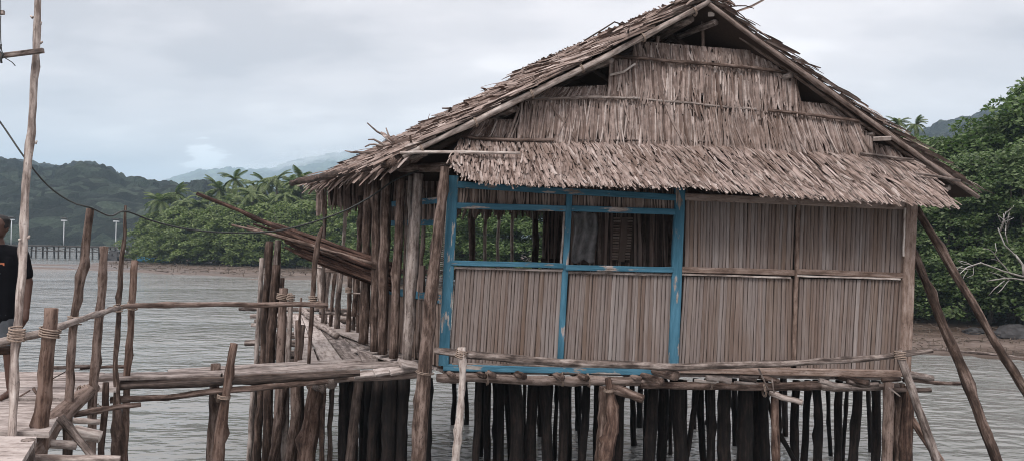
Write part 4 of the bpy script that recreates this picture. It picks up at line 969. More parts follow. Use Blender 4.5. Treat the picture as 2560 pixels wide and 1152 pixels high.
for (xa, ya, xb, yb, d, w_) in [(985, 382, 975, 392, 9.4, 16), (1050, 385, 1020, 412, 9.0, 20)]: bar('eave_block', P(xa, ya, d), P(xb, yb, d + .8), .09, .09, UP, MAT['edge'], house)
log('eave_beam', [SW(-.1, Zf + 2.42) + SN * .75, SW(4.3, Zf + 2.42) + SN * .75], [.05], MAT['log'], house); log('eave_beam', [P(1120, 418, 8.9), P(1000, 420, 9.7)], [.06], MAT['edge'], house)
# --- ledger logs, joist ends and piles
log('front_ledger', [FW(1092, 944, .05), FW(1400, 950, .05), FW(1640, 955, .05)], [.055], MAT['edge'], house); log('front_ledger', [FW(1600, 962, .08), FW(1900, 966, .08), FW(2050, 962, .08)], [.045, .05, .05], MAT['log'], house); log('front_ledger', [FW(1960, 964, .03), FW(2140, 966, .03), FW(2245, 962, .03)], [.045], MAT['loggrey'], house)
for (x, y, x2, y2, w_, f) in [(1133, 938, 1120, 936, 17, .20), (1212, 940, 1205, 938, 18, .22), (1236, 938, 1230, 936, 16, .22), (1310, 940, 1322, 940, 22, .22), (1405, 944, 1400, 942, 22, .2), (1468, 945, 1460, 942, 20, .2), (1600, 946, 1600, 944, 16, .2), (1655, 953, 1640, 945, 20, .42), (1690, 938, 1668, 934, 34, .4), (1945, 952, 1938, 948, 16, .25), (2170, 956, 2130, 955, 18, .4)]:
    a = FW(x, y, f); b = a + RDIR * 2.2 + UP * .03; log('joist', [a, b], [w_ * M_PX * .40], MAT['log'], house, seg=.3)
for pts, w_, mt in [([(1765, 944), (1800, 946), (1827, 952)], 18, 'loggrey'), ([(1736, 950), (1790, 954)], 10, 'pale'), ([(1850, 943), (1890, 950)], 15, 'loggrey'), ([(1836, 955), (1895, 958)], 9, 'loggrey'), ([(2048, 950), (2090, 962), (2128, 966)], 15, 'loggrey'), ([(2120, 952), (2150, 962), (2195, 960)], 16, 'loggrey'), ([(2205, 950), (2250, 946)], 14, 'log')]:
    log('joist_stub', [FW(x, y, .24) for x, y in pts], [w_ * M_PX * .42], MAT[mt], house, seg=.06, wob=.006)
for pts, w_, mt in [([(1525, 968), (1560, 978), (1608, 996)], 22, 'log'), ([(1925, 982), (1960, 994), (2006, 1006)], 15, 'loggrey')]:
    log('cross_log', [FW(x, y, .28 + .14 * i) for i, (x, y) in enumerate(pts)] , [w_ * M_PX * .5], MAT[mt], house, seg=.08, wob=.008)
for (xa, ya, xb, yb) in [(1896, 920, 1920, 972), (1929, 945, 1936, 985), (2222, 968, 2250, 990)]: log('loose_twig', [FW(xa, ya, .32), FW(xb, yb, .34)], [.012, .008], MAT['loggrey'], house, sides=5)
for px, py in [(1217, 945), (1405, 948), (1470, 950), (1775, 958), (1910, 975)]: lash(FW(px, py, .1), FX, .075, MAT['rope'], house, turns=2, rr=.006)
def pile(xt, yt, xb, w_, off, mat, yb=1165, bend=4):
    a = FW(xt, yt, off); b = FW(xb, yb, off); d = b - a; b = a + d * ((a[2] + .6) / (a[2] - b[2])) if b[2] < a[2] else b
    m = a + (b - a) * .5 + A3(random.uniform(-bend, bend) * M_PX, 0, 0)
    sc_ = (9.0 - off) / 9.0
    return log('pile', [a, a + (b - a) * .25 + A3(random.uniform(-bend, bend) * M_PX, 0, 0), m, b], [w_ * M_PX * .5 * sc_, w_ * M_PX * .54 * sc_], mat, house, wob=.02, seg=.15, lump=.07)
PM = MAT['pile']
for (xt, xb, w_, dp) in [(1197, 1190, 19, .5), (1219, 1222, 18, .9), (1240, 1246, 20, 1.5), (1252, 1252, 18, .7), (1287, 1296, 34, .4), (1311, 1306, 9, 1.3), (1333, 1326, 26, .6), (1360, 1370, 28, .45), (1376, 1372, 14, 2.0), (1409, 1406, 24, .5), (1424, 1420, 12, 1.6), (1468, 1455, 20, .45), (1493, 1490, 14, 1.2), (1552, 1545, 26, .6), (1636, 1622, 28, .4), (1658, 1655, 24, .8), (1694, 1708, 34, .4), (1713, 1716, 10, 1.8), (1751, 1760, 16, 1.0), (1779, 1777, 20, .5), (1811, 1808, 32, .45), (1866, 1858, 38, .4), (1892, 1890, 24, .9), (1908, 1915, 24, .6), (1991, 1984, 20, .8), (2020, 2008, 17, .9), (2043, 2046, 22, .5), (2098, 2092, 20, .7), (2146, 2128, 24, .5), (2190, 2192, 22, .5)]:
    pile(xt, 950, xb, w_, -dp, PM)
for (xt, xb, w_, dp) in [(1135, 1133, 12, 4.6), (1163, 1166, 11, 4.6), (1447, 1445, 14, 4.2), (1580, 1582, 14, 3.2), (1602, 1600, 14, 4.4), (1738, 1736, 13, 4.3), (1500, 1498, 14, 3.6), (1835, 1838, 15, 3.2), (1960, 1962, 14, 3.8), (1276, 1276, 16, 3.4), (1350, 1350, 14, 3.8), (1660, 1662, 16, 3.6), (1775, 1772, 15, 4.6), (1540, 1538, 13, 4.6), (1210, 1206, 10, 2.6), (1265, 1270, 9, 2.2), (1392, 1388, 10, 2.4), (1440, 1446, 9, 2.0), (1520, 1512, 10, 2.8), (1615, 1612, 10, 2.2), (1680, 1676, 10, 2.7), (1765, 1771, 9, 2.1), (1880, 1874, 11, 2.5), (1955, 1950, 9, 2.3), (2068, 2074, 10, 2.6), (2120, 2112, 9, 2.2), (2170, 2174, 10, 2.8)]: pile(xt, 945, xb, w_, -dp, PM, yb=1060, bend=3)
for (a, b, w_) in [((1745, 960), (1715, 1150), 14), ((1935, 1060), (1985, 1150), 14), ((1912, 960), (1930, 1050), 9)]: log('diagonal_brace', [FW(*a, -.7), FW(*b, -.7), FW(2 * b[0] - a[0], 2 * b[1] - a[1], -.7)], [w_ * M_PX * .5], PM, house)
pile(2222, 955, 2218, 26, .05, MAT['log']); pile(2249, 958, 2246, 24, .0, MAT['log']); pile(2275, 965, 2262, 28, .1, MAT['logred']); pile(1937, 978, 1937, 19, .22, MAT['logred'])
# big split trunk propping the middle
log('prop_trunk', [FW(1520, 944, .3), FW(1528, 1000, .3), FW(1532, 1050, .32), FW(1520, 1110, .34), FW(1508, 1170, .36), FW(1490, 1330, .36)], [.035, .065, .085, .095, .10, .10], MAT['logred'], house, wob=.015, seg=.07, lump=.14)
log('prop_trunk', [FW(1508, 965, .2), FW(1508, 1060, .2), FW(1502, 1160, .2), FW(1500, 1320, .2)], [.05, .07, .07], MAT['log'], house, wob=.015, seg=.1)
lash(FW(1522, 975, .32), A3(.1, 0, 1), .06, MAT['rope'], house, turns=3)
# under the landing
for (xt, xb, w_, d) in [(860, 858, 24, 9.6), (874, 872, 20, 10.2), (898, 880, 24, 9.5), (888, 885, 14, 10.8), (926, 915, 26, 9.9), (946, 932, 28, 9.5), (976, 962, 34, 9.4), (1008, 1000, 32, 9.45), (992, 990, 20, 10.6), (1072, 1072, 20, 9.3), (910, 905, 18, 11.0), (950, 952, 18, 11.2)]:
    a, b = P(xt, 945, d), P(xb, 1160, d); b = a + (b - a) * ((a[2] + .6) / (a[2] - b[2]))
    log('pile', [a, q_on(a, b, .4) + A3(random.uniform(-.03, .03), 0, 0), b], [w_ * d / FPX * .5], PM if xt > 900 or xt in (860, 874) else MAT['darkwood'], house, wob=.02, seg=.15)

# ================================================================== railing pole in front of the house
RO = .42
t = thing('pole_railing', 'long crooked grey pole lashed to two posts in front of the house wall', 'railing', FW(1150, 1300, RO))
log('rail', [FW(1086, 876, RO), FW(1180, 886, RO), FW(1400, 906, RO), FW(1700, 916, RO), FW(1900, 910, RO), FW(2060, 903, RO), FW(2200, 893, RO), FW(2262, 884, RO), FW(2330, 876, RO)], [.036, .046, .045, .042, .038, .036, .034, .034, .026], MAT['loggrey'], t, seg=.14, wob=.010)
a = FW(1138, 1160, RO + .05)
log('post', [FW(1154, 868, RO + .06), FW(1156, 940, RO + .06), FW(1150, 1010, RO + .06), a, FW(1128, 1330, RO + .06)], [.05, .042, .048, .05, .05], MAT['pale'], t, seg=.1, wob=.012, lump=.12)
log('post', [FW(2246, 876, RO + .05), FW(2280, 970, RO + .08), FW(2335, 1130, RO + .12), FW(2390, 1300, RO + .15)], [.042, .046, .046, .046], MAT['loggrey'], t, seg=.12)
for p in ((1154, 884), (2250, 888)): lash(FW(*p, RO + .04), A3(.1, 0, 1), .066, MAT['rope'], t, turns=5, pitch=.02, rr=.008)
lash(FW(1154, 882, RO + .04), FX, .062, MAT['rope'], t, turns=3, rr=.008)
log('brace', [FW(2276, 1040, .1), FW(2320, 1105, .2), FW(2370, 1180, .3), FW(2440, 1290, .4)], [.04, .05, .05], MAT['logred'], t)
# poles leaning on the right wall
PT1 = tag(log('leaning_pole', [P(2290, 520, 9.95), P(2340, 605, 9.85), P(2420, 735, 9.65), P(2500, 880, 9.45), P(2570, 985, 9.3), P(2790, 1330, 9.0)], [.05, .052, .05, .052, .055, .06], MAT['log'], None, seg=.2, wob=.02), 'upper straight pole propping the right eave, running out of the frame', 'pole')
PT2 = tag(log('leaning_pole', [P(2268, 590, 9.75), P(2310, 690, 9.7), P(2352, 800, 9.65), P(2400, 910, 9.6), P(2450, 1040, 9.5), P(2495, 1160, 9.4), P(2560, 1330, 9.3)], [.045, .055, .062, .066, .068, .066, .066], MAT['log'], None, seg=.16, wob=.022, lump=.13), 'thick knotty pole leaning on the right wall from the water', 'pole')
t = thing('side_ledge', 'short logs jutting out at the right end of the house floor', 'ledge', FW(2260, 945, .1))
log('crossbar', [FW(2260, 950, .0), FW(2340, 955, -.2), FW(2412, 957, -.45)], [.03, .022], MAT['log'], t)
log('log', [FW(2262, 932, .05), FW(2330, 945, -.1)], [.05, .04], MAT['loggrey'], t)
log('log', [FW(2230, 974, .1), FW(2326, 974, .12)], [.03, .032], MAT['darkwood'], t)

# ================================================================== landing beside the house
ZD = 1.74
dock = thing('landing_deck', 'rough plank landing on many poles along the left side of the house', 'landing', (-3.0, 11.0, 0))
fr = [(742, 908), (800, 908), (862, 906), (925, 904), (992, 902)]; bk = [(730, 786), (752, 786), (776, 787), (800, 788), (832, 790)]
for i in range(4):
    md = .52 + random.uniform(-.1, .1)
    def L(a, b, s): return (a[0] + (b[0] - a[0]) * s, a[1] + (b[1] - a[1]) * s)
    g = 3
    for (s0, s1) in ((0, md), (md + .02, 1)):
        q = [L((fr[i][0] + g, fr[i][1]), (bk[i][0] + 1, bk[i][1]), s0), L((fr[i + 1][0] - g, fr[i + 1][1]), (bk[i + 1][0] - 1, bk[i + 1][1]), s0), L((fr[i + 1][0] - g, fr[i + 1][1]), (bk[i + 1][0] - 1, bk[i + 1][1]), s1), L((fr[i][0] + g, fr[i][1]), (bk[i][0] + 1, bk[i][1]), s1)]
        dz = random.uniform(-.012, .012)
        q3 = [G(x, y, ZD) + UP * (dz + random.uniform(-.006, .006)) for x, y in q]
        q3 = [q3[0], q3[3], q3[2], q3[1]]; board('plank', q3[::-1], .035, MAT['plank'], dock)
for (x0, y0, x1, y1, wd) in [(895, 872, 1010, 905, .22), (905, 868, 925, 900, .2), (930, 880, 1030, 900, .2), (985, 893, 1060, 915, .24)]:
    bar('plank', G(x0, y0, ZD + .05), G(x1, y1, ZD + .05), wd, .03, UP, MAT['plank'], dock, .004, 3)
log('curb_log', [G(752, 772, ZD + .05), G(800, 812, ZD + .06), G(842, 838, ZD + .06)], [.06, .065, .05], MAT['loggrey'], dock, seg=.2)
for (x, y, w_) in [(598, 772, 10), (626, 790, 14), (637, 801, 11), (628, 812, 12), (645, 838, 18), (612, 857, 18), (655, 890, 18), (690, 905, 14), (705, 912, 12), (640, 878, 10)]:
    a = G(x, y, ZD - .12); sc_ = a[1] / FPX
    log('cross_log', [a, a + A3(.35, .01, .01), a + A3(2.6, .1, 0)], [w_ * .4 * sc_, w_ * .5 * sc_, w_ * .5 * sc_], MAT['loggrey'], dock, seg=.2)
for (x, y, x2, y2, w_) in [(830, 960, 815, 940, 26), (806, 972, 795, 962, 20)]: log('cross_log', [P(x, y, 9.1), P(x2 - 20, y2, 9.9)], [w_ * .5 * 9.2 / FPX], MAT['loggrey'], dock)
DP = [([(655, 645), (640, 900), (620, 1160)], [11, 14], 10.9, 'loggrey'), ([(674, 603), (662, 800), (642, 1160)], [17, 18, 20], 10.7, 'log'), ([(694, 600), (685, 760), (662, 1160)], [16, 20, 22], 10.5, 'loggrey'), ([(690, 662), (676, 850), (668, 1160)], [20, 22, 24], 10.3, 'log'), ([(706, 694), (698, 860), (688, 1160)], [12, 14], 10.6, 'log'), ([(709, 720), (702, 900), (690, 1160)], [22, 24, 24], 10.15, 'log'), ([(727, 735), (720, 900), (712, 1160)], [12, 14, 18], 10.0, 'loggrey'), ([(746, 800), (742, 920), (735, 1160)], [14, 18], 9.9, 'log'), ([(757, 812), (748, 890), (750, 1000), (762, 1160)], [14, 20, 20], 9.95, 'darkwood'), ([(800, 940), (782, 1040), (764, 1160)], [40, 44, 46], 9.6, 'logred'), ([(738, 950), (742, 1030), (722, 1160)], [24, 28, 26], 9.7, 'log'), ([(712, 955), (700, 1050), (680, 1160)], [22, 24], 9.9, 'log'), ([(808, 955), (804, 1160)], [13, 14], 9.5, 'log'), ([(832, 950), (822, 1160)], [11, 12], 9.6, 'darkwood'), ([(640, 960), (632, 1160)], [10], 11.2, 'darkwood')]
for pts, ws, d, mt in DP:
    p3 = [(x, y, d) for x, y in pts]; x, y, _ = p3[-1]; p3.append((x - (pts[-2][0] - x) * .25, y + 130, d))
    plog('post', p3, ws, MAT[mt], dock, wob=.018, seg=.15)
plog('stake', [(806, 568, 9.5), (798, 592, 9.5), (786, 660, 9.5), (782, 740, 9.5), (776, 830, 9.5), (772, 908, 9.5)], [6, 13, 13, 12, 10, 9], MAT['log'], dock, wob=.01, seg=.1)
plog('stake', [(753, 744, 9.7), (748, 800, 9.7), (744, 900, 9.7)], [5, 7], MAT['log'], dock)
for (x0, y0, x1, y1, w_, d, mt) in [(798, 652, 804, 792, 12, 13.3, 'pale'), (822, 672, 812, 808, 11, 12.9, 'loggrey'), (838, 682, 826, 815, 9, 12.7, 'log'), (850, 676, 842, 828, 13, 12.3, 'loggrey'), (874, 688, 868, 836, 12, 12.0, 'log'), (887, 694, 884, 832, 8, 11.9, 'darkwood'), (896, 690, 894, 838, 8, 11.7, 'log')]:
    p = G(x1, y1, ZD); d2 = p[1]; plog('post', [(x0, y0, d2), ((x0 + x1) / 2 + random.uniform(-2, 2), (y0 + y1) / 2, d2), (x1, y1 + 6, d2)], [w_], MAT[mt], dock, seg=.15)
plog('rail', [(790, 668, 13.6), (905, 674, 12.6)], [5], MAT['loggrey'], dock); plog('rail', [(800, 782, 13.8), (900, 784, 12.4)], [8], MAT['loggrey'], dock); plog('rail', [(868, 732, 12.1), (905, 733, 11.9)], [4], MAT['pale'], dock)
for (x, y, d, r) in [(706, 742, 10.15, .075), (782, 748, 9.5, .05), (871, 725, 12.0, .05), (727, 742, 10.0, .05), (800, 762, 9.5, .05)]: lash(P(x, y, d), UP, r, MAT['rope'], dock, turns=4, pitch=.022, rr=.008)
for k in range(5): x = 1.0; a = G(742 + k * 8, 905 - k * 26, ZD - .1); log('joist', [a + A3(.1, 0, 0), a + A3(2.2, .25, 0)], [.05], MAT['darkwood'], dock)
# broken board ends at the landing's front
for (x0, y0, x1, y1, wd) in [(838, 936, 900, 930, .10), (885, 936, 960, 928, .12), (935, 932, 1000, 922, .12), (975, 930, 1040, 920, .10), (1000, 905, 1046, 918, .16)]: bar('broken_board', P(x0, y0, 9.0), P(x1, y1, 9.15), wd, .035, UP + A3(0, -.5, 0), MAT['plank'], dock, .006, 3)
log('front_log', [P(835, 948, 9.1), P(1050, 935, 9.15)], [.05], MAT['edge'], dock)

# ================================================================== walkway and platform on the left
wk = thing('plank_walkway', 'narrow plank walkway crossing the water to the landing', 'walkway', P(560, 1200, 8.7))
pts = [(262, 940), (420, 938), (560, 932), (700, 924), (850, 914), (1040, 905)]
for i in range(len(pts) - 1):
    a, b = G(*pts[i], ZD + .02 + .0), G(*pts[i + 1], ZD + .02)
    if i in (0, 2, 4): bar('plank', a - A3(0, .06, 0), G(*pts[min(i + 2, 5)], ZD + .02 + (.004 if i == 2 else 0)) - A3(0, .06, 0), .30, .04, UP, MAT['plank'], wk, .004, 6)
bar('plank', G(420, 929, ZD), G(960, 896, ZD), .18, .035, UP, MAT['plank'], wk, .006, 6)
log('beam', [P(292, 968, 8.25), P(500, 958, 8.45), P(700, 946, 8.65), P(900, 932, 8.9)], [.03, .042, .04, .035], MAT['darkwood'], wk, seg=.15, wob=.012)
log('beam', [P(285, 962, 8.6), P(600, 948, 8.8), P(860, 935, 9.0)], [.045, .045, .04], MAT['darkwood'], wk, seg=.2)
bar('edge_board', P(292, 956, 8.35), P(900, 929, 8.85), .045, .03, A3(0, -1, 0), MAT['darkwood'], wk, .006, 9)
log('beam', [P(275, 1000, 8.2), P(420, 992, 8.4), P(560, 974, 8.5), P(700, 964, 8.65), P(820, 950, 8.8)], [.036, .034, .038, .036, .034], MAT['log'], wk, seg=.15, wob=.012)
plog('post', [(586, 858, 8.5), (574, 930, 8.5), (562, 1000, 8.5), (552, 1080, 8.5), (544, 1160, 8.5), (532, 1310, 8.5)], [17, 22, 24, 28, 30, 30], MAT['logred'], wk, wob=.012, seg=.12)
plog('post', [(540, 908, 8.95), (536, 1000, 8.95), (528, 1160, 8.95), (522, 1280, 8.95)], [24, 24, 26], MAT['log'], wk, seg=.12)
lash(P(560, 990, 8.5), A3(.1, 0, 1), .07, MAT['rope'], wk, turns=3, rr=.009); lash(P(545, 990, 8.6), A3(1, .1, .05), .06, MAT['rope'], wk, turns=3, rr=.009)

pf = thing('plank_platform', 'wide foreground plank platform on cross logs where the man stands', 'platform', G(60, 1040, 0) * A3(1, 1, 0))
rows = [((930, 950), 262, -330), ((952, 968), 300, -330), ((971, 994), 215, -330), ((1003, 1079), 168, -360), ((1090, 1170), 92, -380), ((1175, 1300), 20, -420)]
for (ya, yb), xr, xl in rows:
    q = [G(xr, ya, ZD), G(xl, ya - 5, ZD), G(xl, yb - 6, ZD), G(xr - (yb - ya) * .6, yb, ZD)]
    board('plank', q, .05, MAT['plank'], pf)
log('edge_log', [P(235, 968, 7.6), P(190, 1000, 7.2), P(140, 1050, 6.75), P(60, 1140, 6.1), P(-60, 1260, 5.5)], [.065, .085, .10, .085, .085], MAT['log'], pf, seg=.2, wob=.008, lump=.08)
lash(P(205, 985, 7.4), A3(-.5, -.6, 0), .088, MAT['rope'], pf, turns=3, rr=.007, pitch=.02)
for pts_, ws, mt in [([(185, 1036, 7.1), (262, 1020, 7.3), (352, 1010, 7.5)], [15, 15, 12], 'log'), ([(182, 1050, 6.9), (250, 1054, 7.0)], [16, 14], 'pale'), ([(185, 1078, 6.75), (252, 1090, 6.8)], [34, 30], 'pale'), ([(110, 1108, 6.4), (192, 1112, 6.5)], [22, 22], 'pale'), ([(80, 1146, 6.1), (300, 1148, 6.3)], [22, 20], 'pale'), ([(200, 920, 8.4), (310, 916, 8.5)], [7, 8], 'log'), ([(130, 918, 8.3), (230, 914, 8.4)], [9, 8], 'loggrey')]:
    plog('cross_log', pts_, ws, MAT[mt], pf, seg=.1)
plog('brace', [(150, 1042, 6.5), (195, 1095, 6.5), (235, 1145, 6.5), (330, 1260, 6.5)], [20, 18], MAT['loggrey'], pf, seg=.12)
plog('post', [(72, 1098, 5.9), (66, 1165, 5.9), (60, 1500, 5.9)], [34, 36], MAT['loggrey'], pf, seg=.1)
plog('post', [(265, 955, 7.7), (258, 1050, 7.7), (252, 1160, 7.7), (246, 1400, 7.7)], [16, 18], MAT['log'], pf, seg=.12)
plog('post', [(170, 1115, 6.9), (168, 1400, 6.9)], [20], MAT['darkwood'], pf)
plog('twig', [(95, 965, 6.9), (170, 925, 7.3)], [3], MAT['darkwood'], pf, sides=5); plog('twig', [(50, 990, 6.8), (75, 975, 6.9)], [4], MAT['log'], pf, sides=5); plog('twig', [(84, 970, 6.9), (95, 988, 6.8)], [8, 5], MAT['log'], pf, sides=5)

# ================================================================== pole fence of the platform
fe = thing('pole_fence', 'fence of crooked poles and lashed rails beside the platform', 'fence', G(200, 1020, 0) * A3(1, 1, 0))
FP = [([(131, 770, 6.3), (120, 900, 6.3), (108, 1030, 6.3), (98, 1152, 6.3), (70, 1450, 6.3)], [32, 34, 36, 36], 'logred', .05), ([(226, 522, 7.0), (212, 640, 7.0), (186, 780, 7.0), (175, 920, 7.0), (170, 1060, 7.0), (160, 1300, 7.0)], [17, 22, 22, 20, 22], 'log', .02), ([(262, 616, 7.5), (256, 720, 7.5), (242, 860, 7.5), (232, 1000, 7.5), (226, 1152, 7.5), (220, 1300, 7.5)], [20, 20, 20, 22], 'log', .018), ([(314, 514, 8.0), (311, 600, 8.0), (300, 690, 8.0), (296, 790, 8.0), (288, 900, 8.0), (292, 985, 8.0), (296, 1090, 8.0), (290, 1300, 8.0)], [6, 9, 13, 12, 12, 16, 32, 30], 'log', .012), ([(337, 650, 8.4), (330, 760, 8.4), (318, 935, 8.4), (308, 1200, 8.4)], [17, 17, 18], 'logred', .01)]
for p, ws, mt, wb in FP: plog('post', p, ws, MAT[mt], fe, seg=.11, wob=min(wb, .018), lump=.12)
plog('rail', [(-60, 866, 6.05), (10, 852, 6.2), (120, 826, 6.45), (190, 800, 6.9), (245, 785, 7.35), (296, 768, 7.85)], [20, 22, 20, 18, 16, 12], MAT['loggrey'], fe, seg=.1, wob=.012, lump=.14)
plog('rail', [(-80, 880, 6.1), (40, 872, 6.3)], [24, 20], MAT['log'], fe, seg=.1)
plog('rail', [(272, 772, 7.9), (330, 766, 8.25), (450, 762, 8.6), (560, 760, 8.9), (700, 761, 9.2), (820, 762, 9.4)], [11, 12, 12, 12, 13, 12], MAT['log'], fe, seg=.15, wob=.012)
for (x, y, d, r) in [(124, 830, 6.3, .078), (186, 800, 6.95, .055), (296, 770, 7.95, .04), (332, 764, 8.35, .055), (240, 1022, 7.5, .055)]: lash(P(x, y, d), A3(.05, 0, 1), r, MAT['rope'], fe, turns=4, pitch=.02, rr=.007)
lash(P(42, 835, 6.15), UP, .06, MAT['rope'], fe, turns=5, pitch=.022, rr=.008)
# tall pole with crossbar
tp = thing('tall_pole', 'tall crooked bare pole with a wooden crossbar at the left edge', 'pole', G(20, 1200, 0) * A3(1, 1, 0))
plog('pole', [(93, -160, 6.6), (93, 0, 6.6), (95, 90, 6.6), (84, 230, 6.6), (78, 330, 6.55), (64, 480, 6.5), (58, 610, 6.45), (50, 760, 6.3), (38, 880, 6.2), (32, 1040, 6.1), (26, 1152, 6.0), (14, 1420, 5.9)], [11, 13, 17, 17, 17, 18, 19, 20, 20, 22, 24], MAT['pale'], tp, seg=.12, wob=.01, lump=.12)
plog('pole', [(-112, -160, 6.66), (-118, 200, 6.66), (-124, 700, 6.6), (-130, 1420, 6.5)], [14, 18, 20], MAT['loggrey'], tp, seg=.2)
bar('crossbar', P(-140, 158, 6.5), P(108, 127, 6.5), .042, .035, A3(0, -1, 0), MAT['loggrey'], tp); bar('crossbar', P(-120, 36, 6.6), P(10, 32, 6.6), .038, .03, A3(0, -1, 0), MAT['loggrey'], tp)
for q in ([(100, 62, 6.6), (104, 55, 6.6)], [(82, 45, 6.6), (76, 40, 6.6)], [(100, 108, 6.6), (107, 105, 6.6)], [(88, 360, 6.55), (92, 352, 6.55)], [(52, 600, 6.4), (46, 598, 6.4)], [(70, 596, 6.4), (74, 588, 6.4)]): plog('knot', q, [8, 4], MAT['pale'], tp, sides=6)
plog('tie_wire', [(2, 40, 6.55), (1, 90, 6.5), (3, 130, 6.45), (12, 145, 6.45), (30, 155, 6.45), (38, 165, 6.45)], [2.5], MAT['wire'], tp, sides=5, wob=.002, seg=.04)
plog('tie_wire', [(3, 112, 6.45), (-4, 128, 6.42), (8, 136, 6.42), (2, 148, 6.42), (4, 158, 6.42)], [5], MAT['wire'], tp, sides=5, wob=.004, seg=.03)
plog('tie_wire', [(1, -120, 6.55), (2, 36, 6.55)], [2], MAT['wire'], tp, sides=5, wob=0)
# cable
def sm(p, n=8):
    p = np.array(p, float); r = []
    for i in range(len(p) - 1):
        a, b, c, d = p[max(i - 1, 0)], p[i], p[i + 1], p[min(i + 2, len(p) - 1)]
        for k in range(n):
            t = k / n; r.append(.5 * ((2 * b) + (-a + c) * t + (2 * a - 5 * b + 4 * c - d) * t * t + (-a + 3 * b - 3 * c + d) * t ** 3))
    r.append(p[-1]); return r
cb = sm([(-132, 156, 6.48), (-60, 228, 6.6), (0, 305, 6.7), (62, 395, 6.65), (120, 465, 6.8), (180, 506, 6.9), (228, 520, 6.95), (275, 540, 7.5), (313, 528, 7.95), (380, 552, 8.3), (470, 573, 8.6), (600, 582, 8.9), (720, 572, 9.1), (850, 532, 9.3), (930, 490, 9.45), (985, 452, 9.5), (1050, 425, 9.3)])
o = plog('cable', cb, [4.2], MAT['wire'], None, sides=6, wob=0, lump=.02, seg=.02); tag(o, 'thin black cable sagging from the fence poles to the house', 'cable')
# ================================================================== sticks stacked on the landing posts
GR = 'sticks stacked against the veranda posts'
tag(plog('long_stick', [(492, 484, 10.0), (600, 528, 10.0), (740, 590, 10.0), (930, 668, 10.0)], [9, 11, 13, 13], MAT['stick'], None, wob=.006), 'longest stick, jutting up left well past the stack', 'stick', GR)
tag(plog('long_stick', [(580, 562, 9.95), (700, 590, 9.95), (940, 660, 10.0)], [6, 9], MAT['log'], None, wob=.006), 'thin pale stick jutting out lowest of the left ends', 'stick', GR)
tag(plog('long_stick', [(618, 565, 10.0), (720, 600, 10.0), (940, 670, 10.0)], [7, 10], MAT['log'], None, wob=.006), 'pale tipped stick jutting out between two thinner stick ends', 'stick', GR)
tag(plog('long_stick', [(634, 560, 10.1), (720, 588, 10.1), (940, 655, 10.1)], [6, 9], MAT['stick'], None, wob=.006), 'thin stick jutting out just below the longest stick', 'stick', GR)
rg = random.Random(8)
for k in range(48):
    r, c = divmod(k, 6); yl = 564 + r * 7.2 + rg.uniform(-3, 3); yr = 660 + r * 9 + rg.uniform(-4, 4); xl = 684 + rg.uniform(-26, 34) + r * 8; d = 10.12 + c * .07
    sl = (yr - yl) / (985 - 690)
    tag(plog('long_stick', [(xl, yl + (xl - 690) * sl, d), (810, (yl + (810 - 690) * sl) + rg.uniform(-3, 3), d), (985, yr + 2, d)], [rg.uniform(5, 8), rg.uniform(7, 11)], MAT['stick'], None, wob=.008, sides=7), f'brown stick, {ORD[c]} from the front in the {ORD[r]} layer from the top of the stack', 'stick', GR)

# ================================================================== man at the left edge
def capsules(segs, sides=12):
    V, F, o = [], [], 0
    for a, b, ra, rb in segs:
        a, b = np.array(a, float), np.array(b, float); d = nrm(b - a); s, t = frame_of(d); rings = []
        for ang in np.linspace(-math.pi / 2, 0, 4): rings.append((a + d * ra * math.sin(ang), max(ra * math.cos(ang), .0008)))
        for ang in np.linspace(0, math.pi / 2, 4): rings.append((b + d * rb * math.sin(ang), max(rb * math.cos(ang), .0008)))
        th = np.arange(sides) * 2 * math.pi / sides
        for c, r in rings: V.append(c + r * (np.cos(th)[:, None] * s + np.sin(th)[:, None] * t))
        for i in range(len(rings) - 1):
            for j in range(sides): F.append((o + i * sides + j, o + i * sides + (j + 1) % sides, o + (i + 1) * sides + (j + 1) % sides, o + (i + 1) * sides + j))
        F.append(tuple(o + j for j in range(sides - 1, -1, -1))); F.append(tuple(o + (len(rings) - 1) * sides + j for j in range(sides)))
        o += len(rings) * sides
    return np.vstack(V), F
def fleshed(name, segs, vox, mat, origin, parent=None, smooth=3, ell=None):
    V, F = capsules(segs)
    if ell is not None: V = ell(V)
    me = bpy.data.meshes.new(name); me.from_pydata(V.tolist(), [], F); o = bpy.data.objects.new(name, me); COL.objects.link(o)
    m = o.modifiers.new('r', 'REMESH'); m.mode = 'VOXEL'; m.voxel_size = vox
    m = o.modifiers.new('s', 'SMOOTH'); m.iterations = smooth; m.factor = .5
    dg = bpy.context.evaluated_depsgraph_get(); me2 = bpy.data.meshes.new_from_object(o.evaluated_get(dg)); bpy.data.objects.remove(o)
    me2.materials.clear(); me2.materials.append(mat); me2.polygons.foreach_set('use_smooth', np.ones(len(me2.polygons), bool)); me2.name = name
    return link(name, me2, origin, parent)
g0 = P(-8, 995, 7.35); PO = A3(g0[0], 7.35, ZD + .002)
man = 1.0
def both(l): return l + [((-a[0], a[1], a[2]), (-b[0], b[1], b[2]), c, d) for a, b, c, d in l]
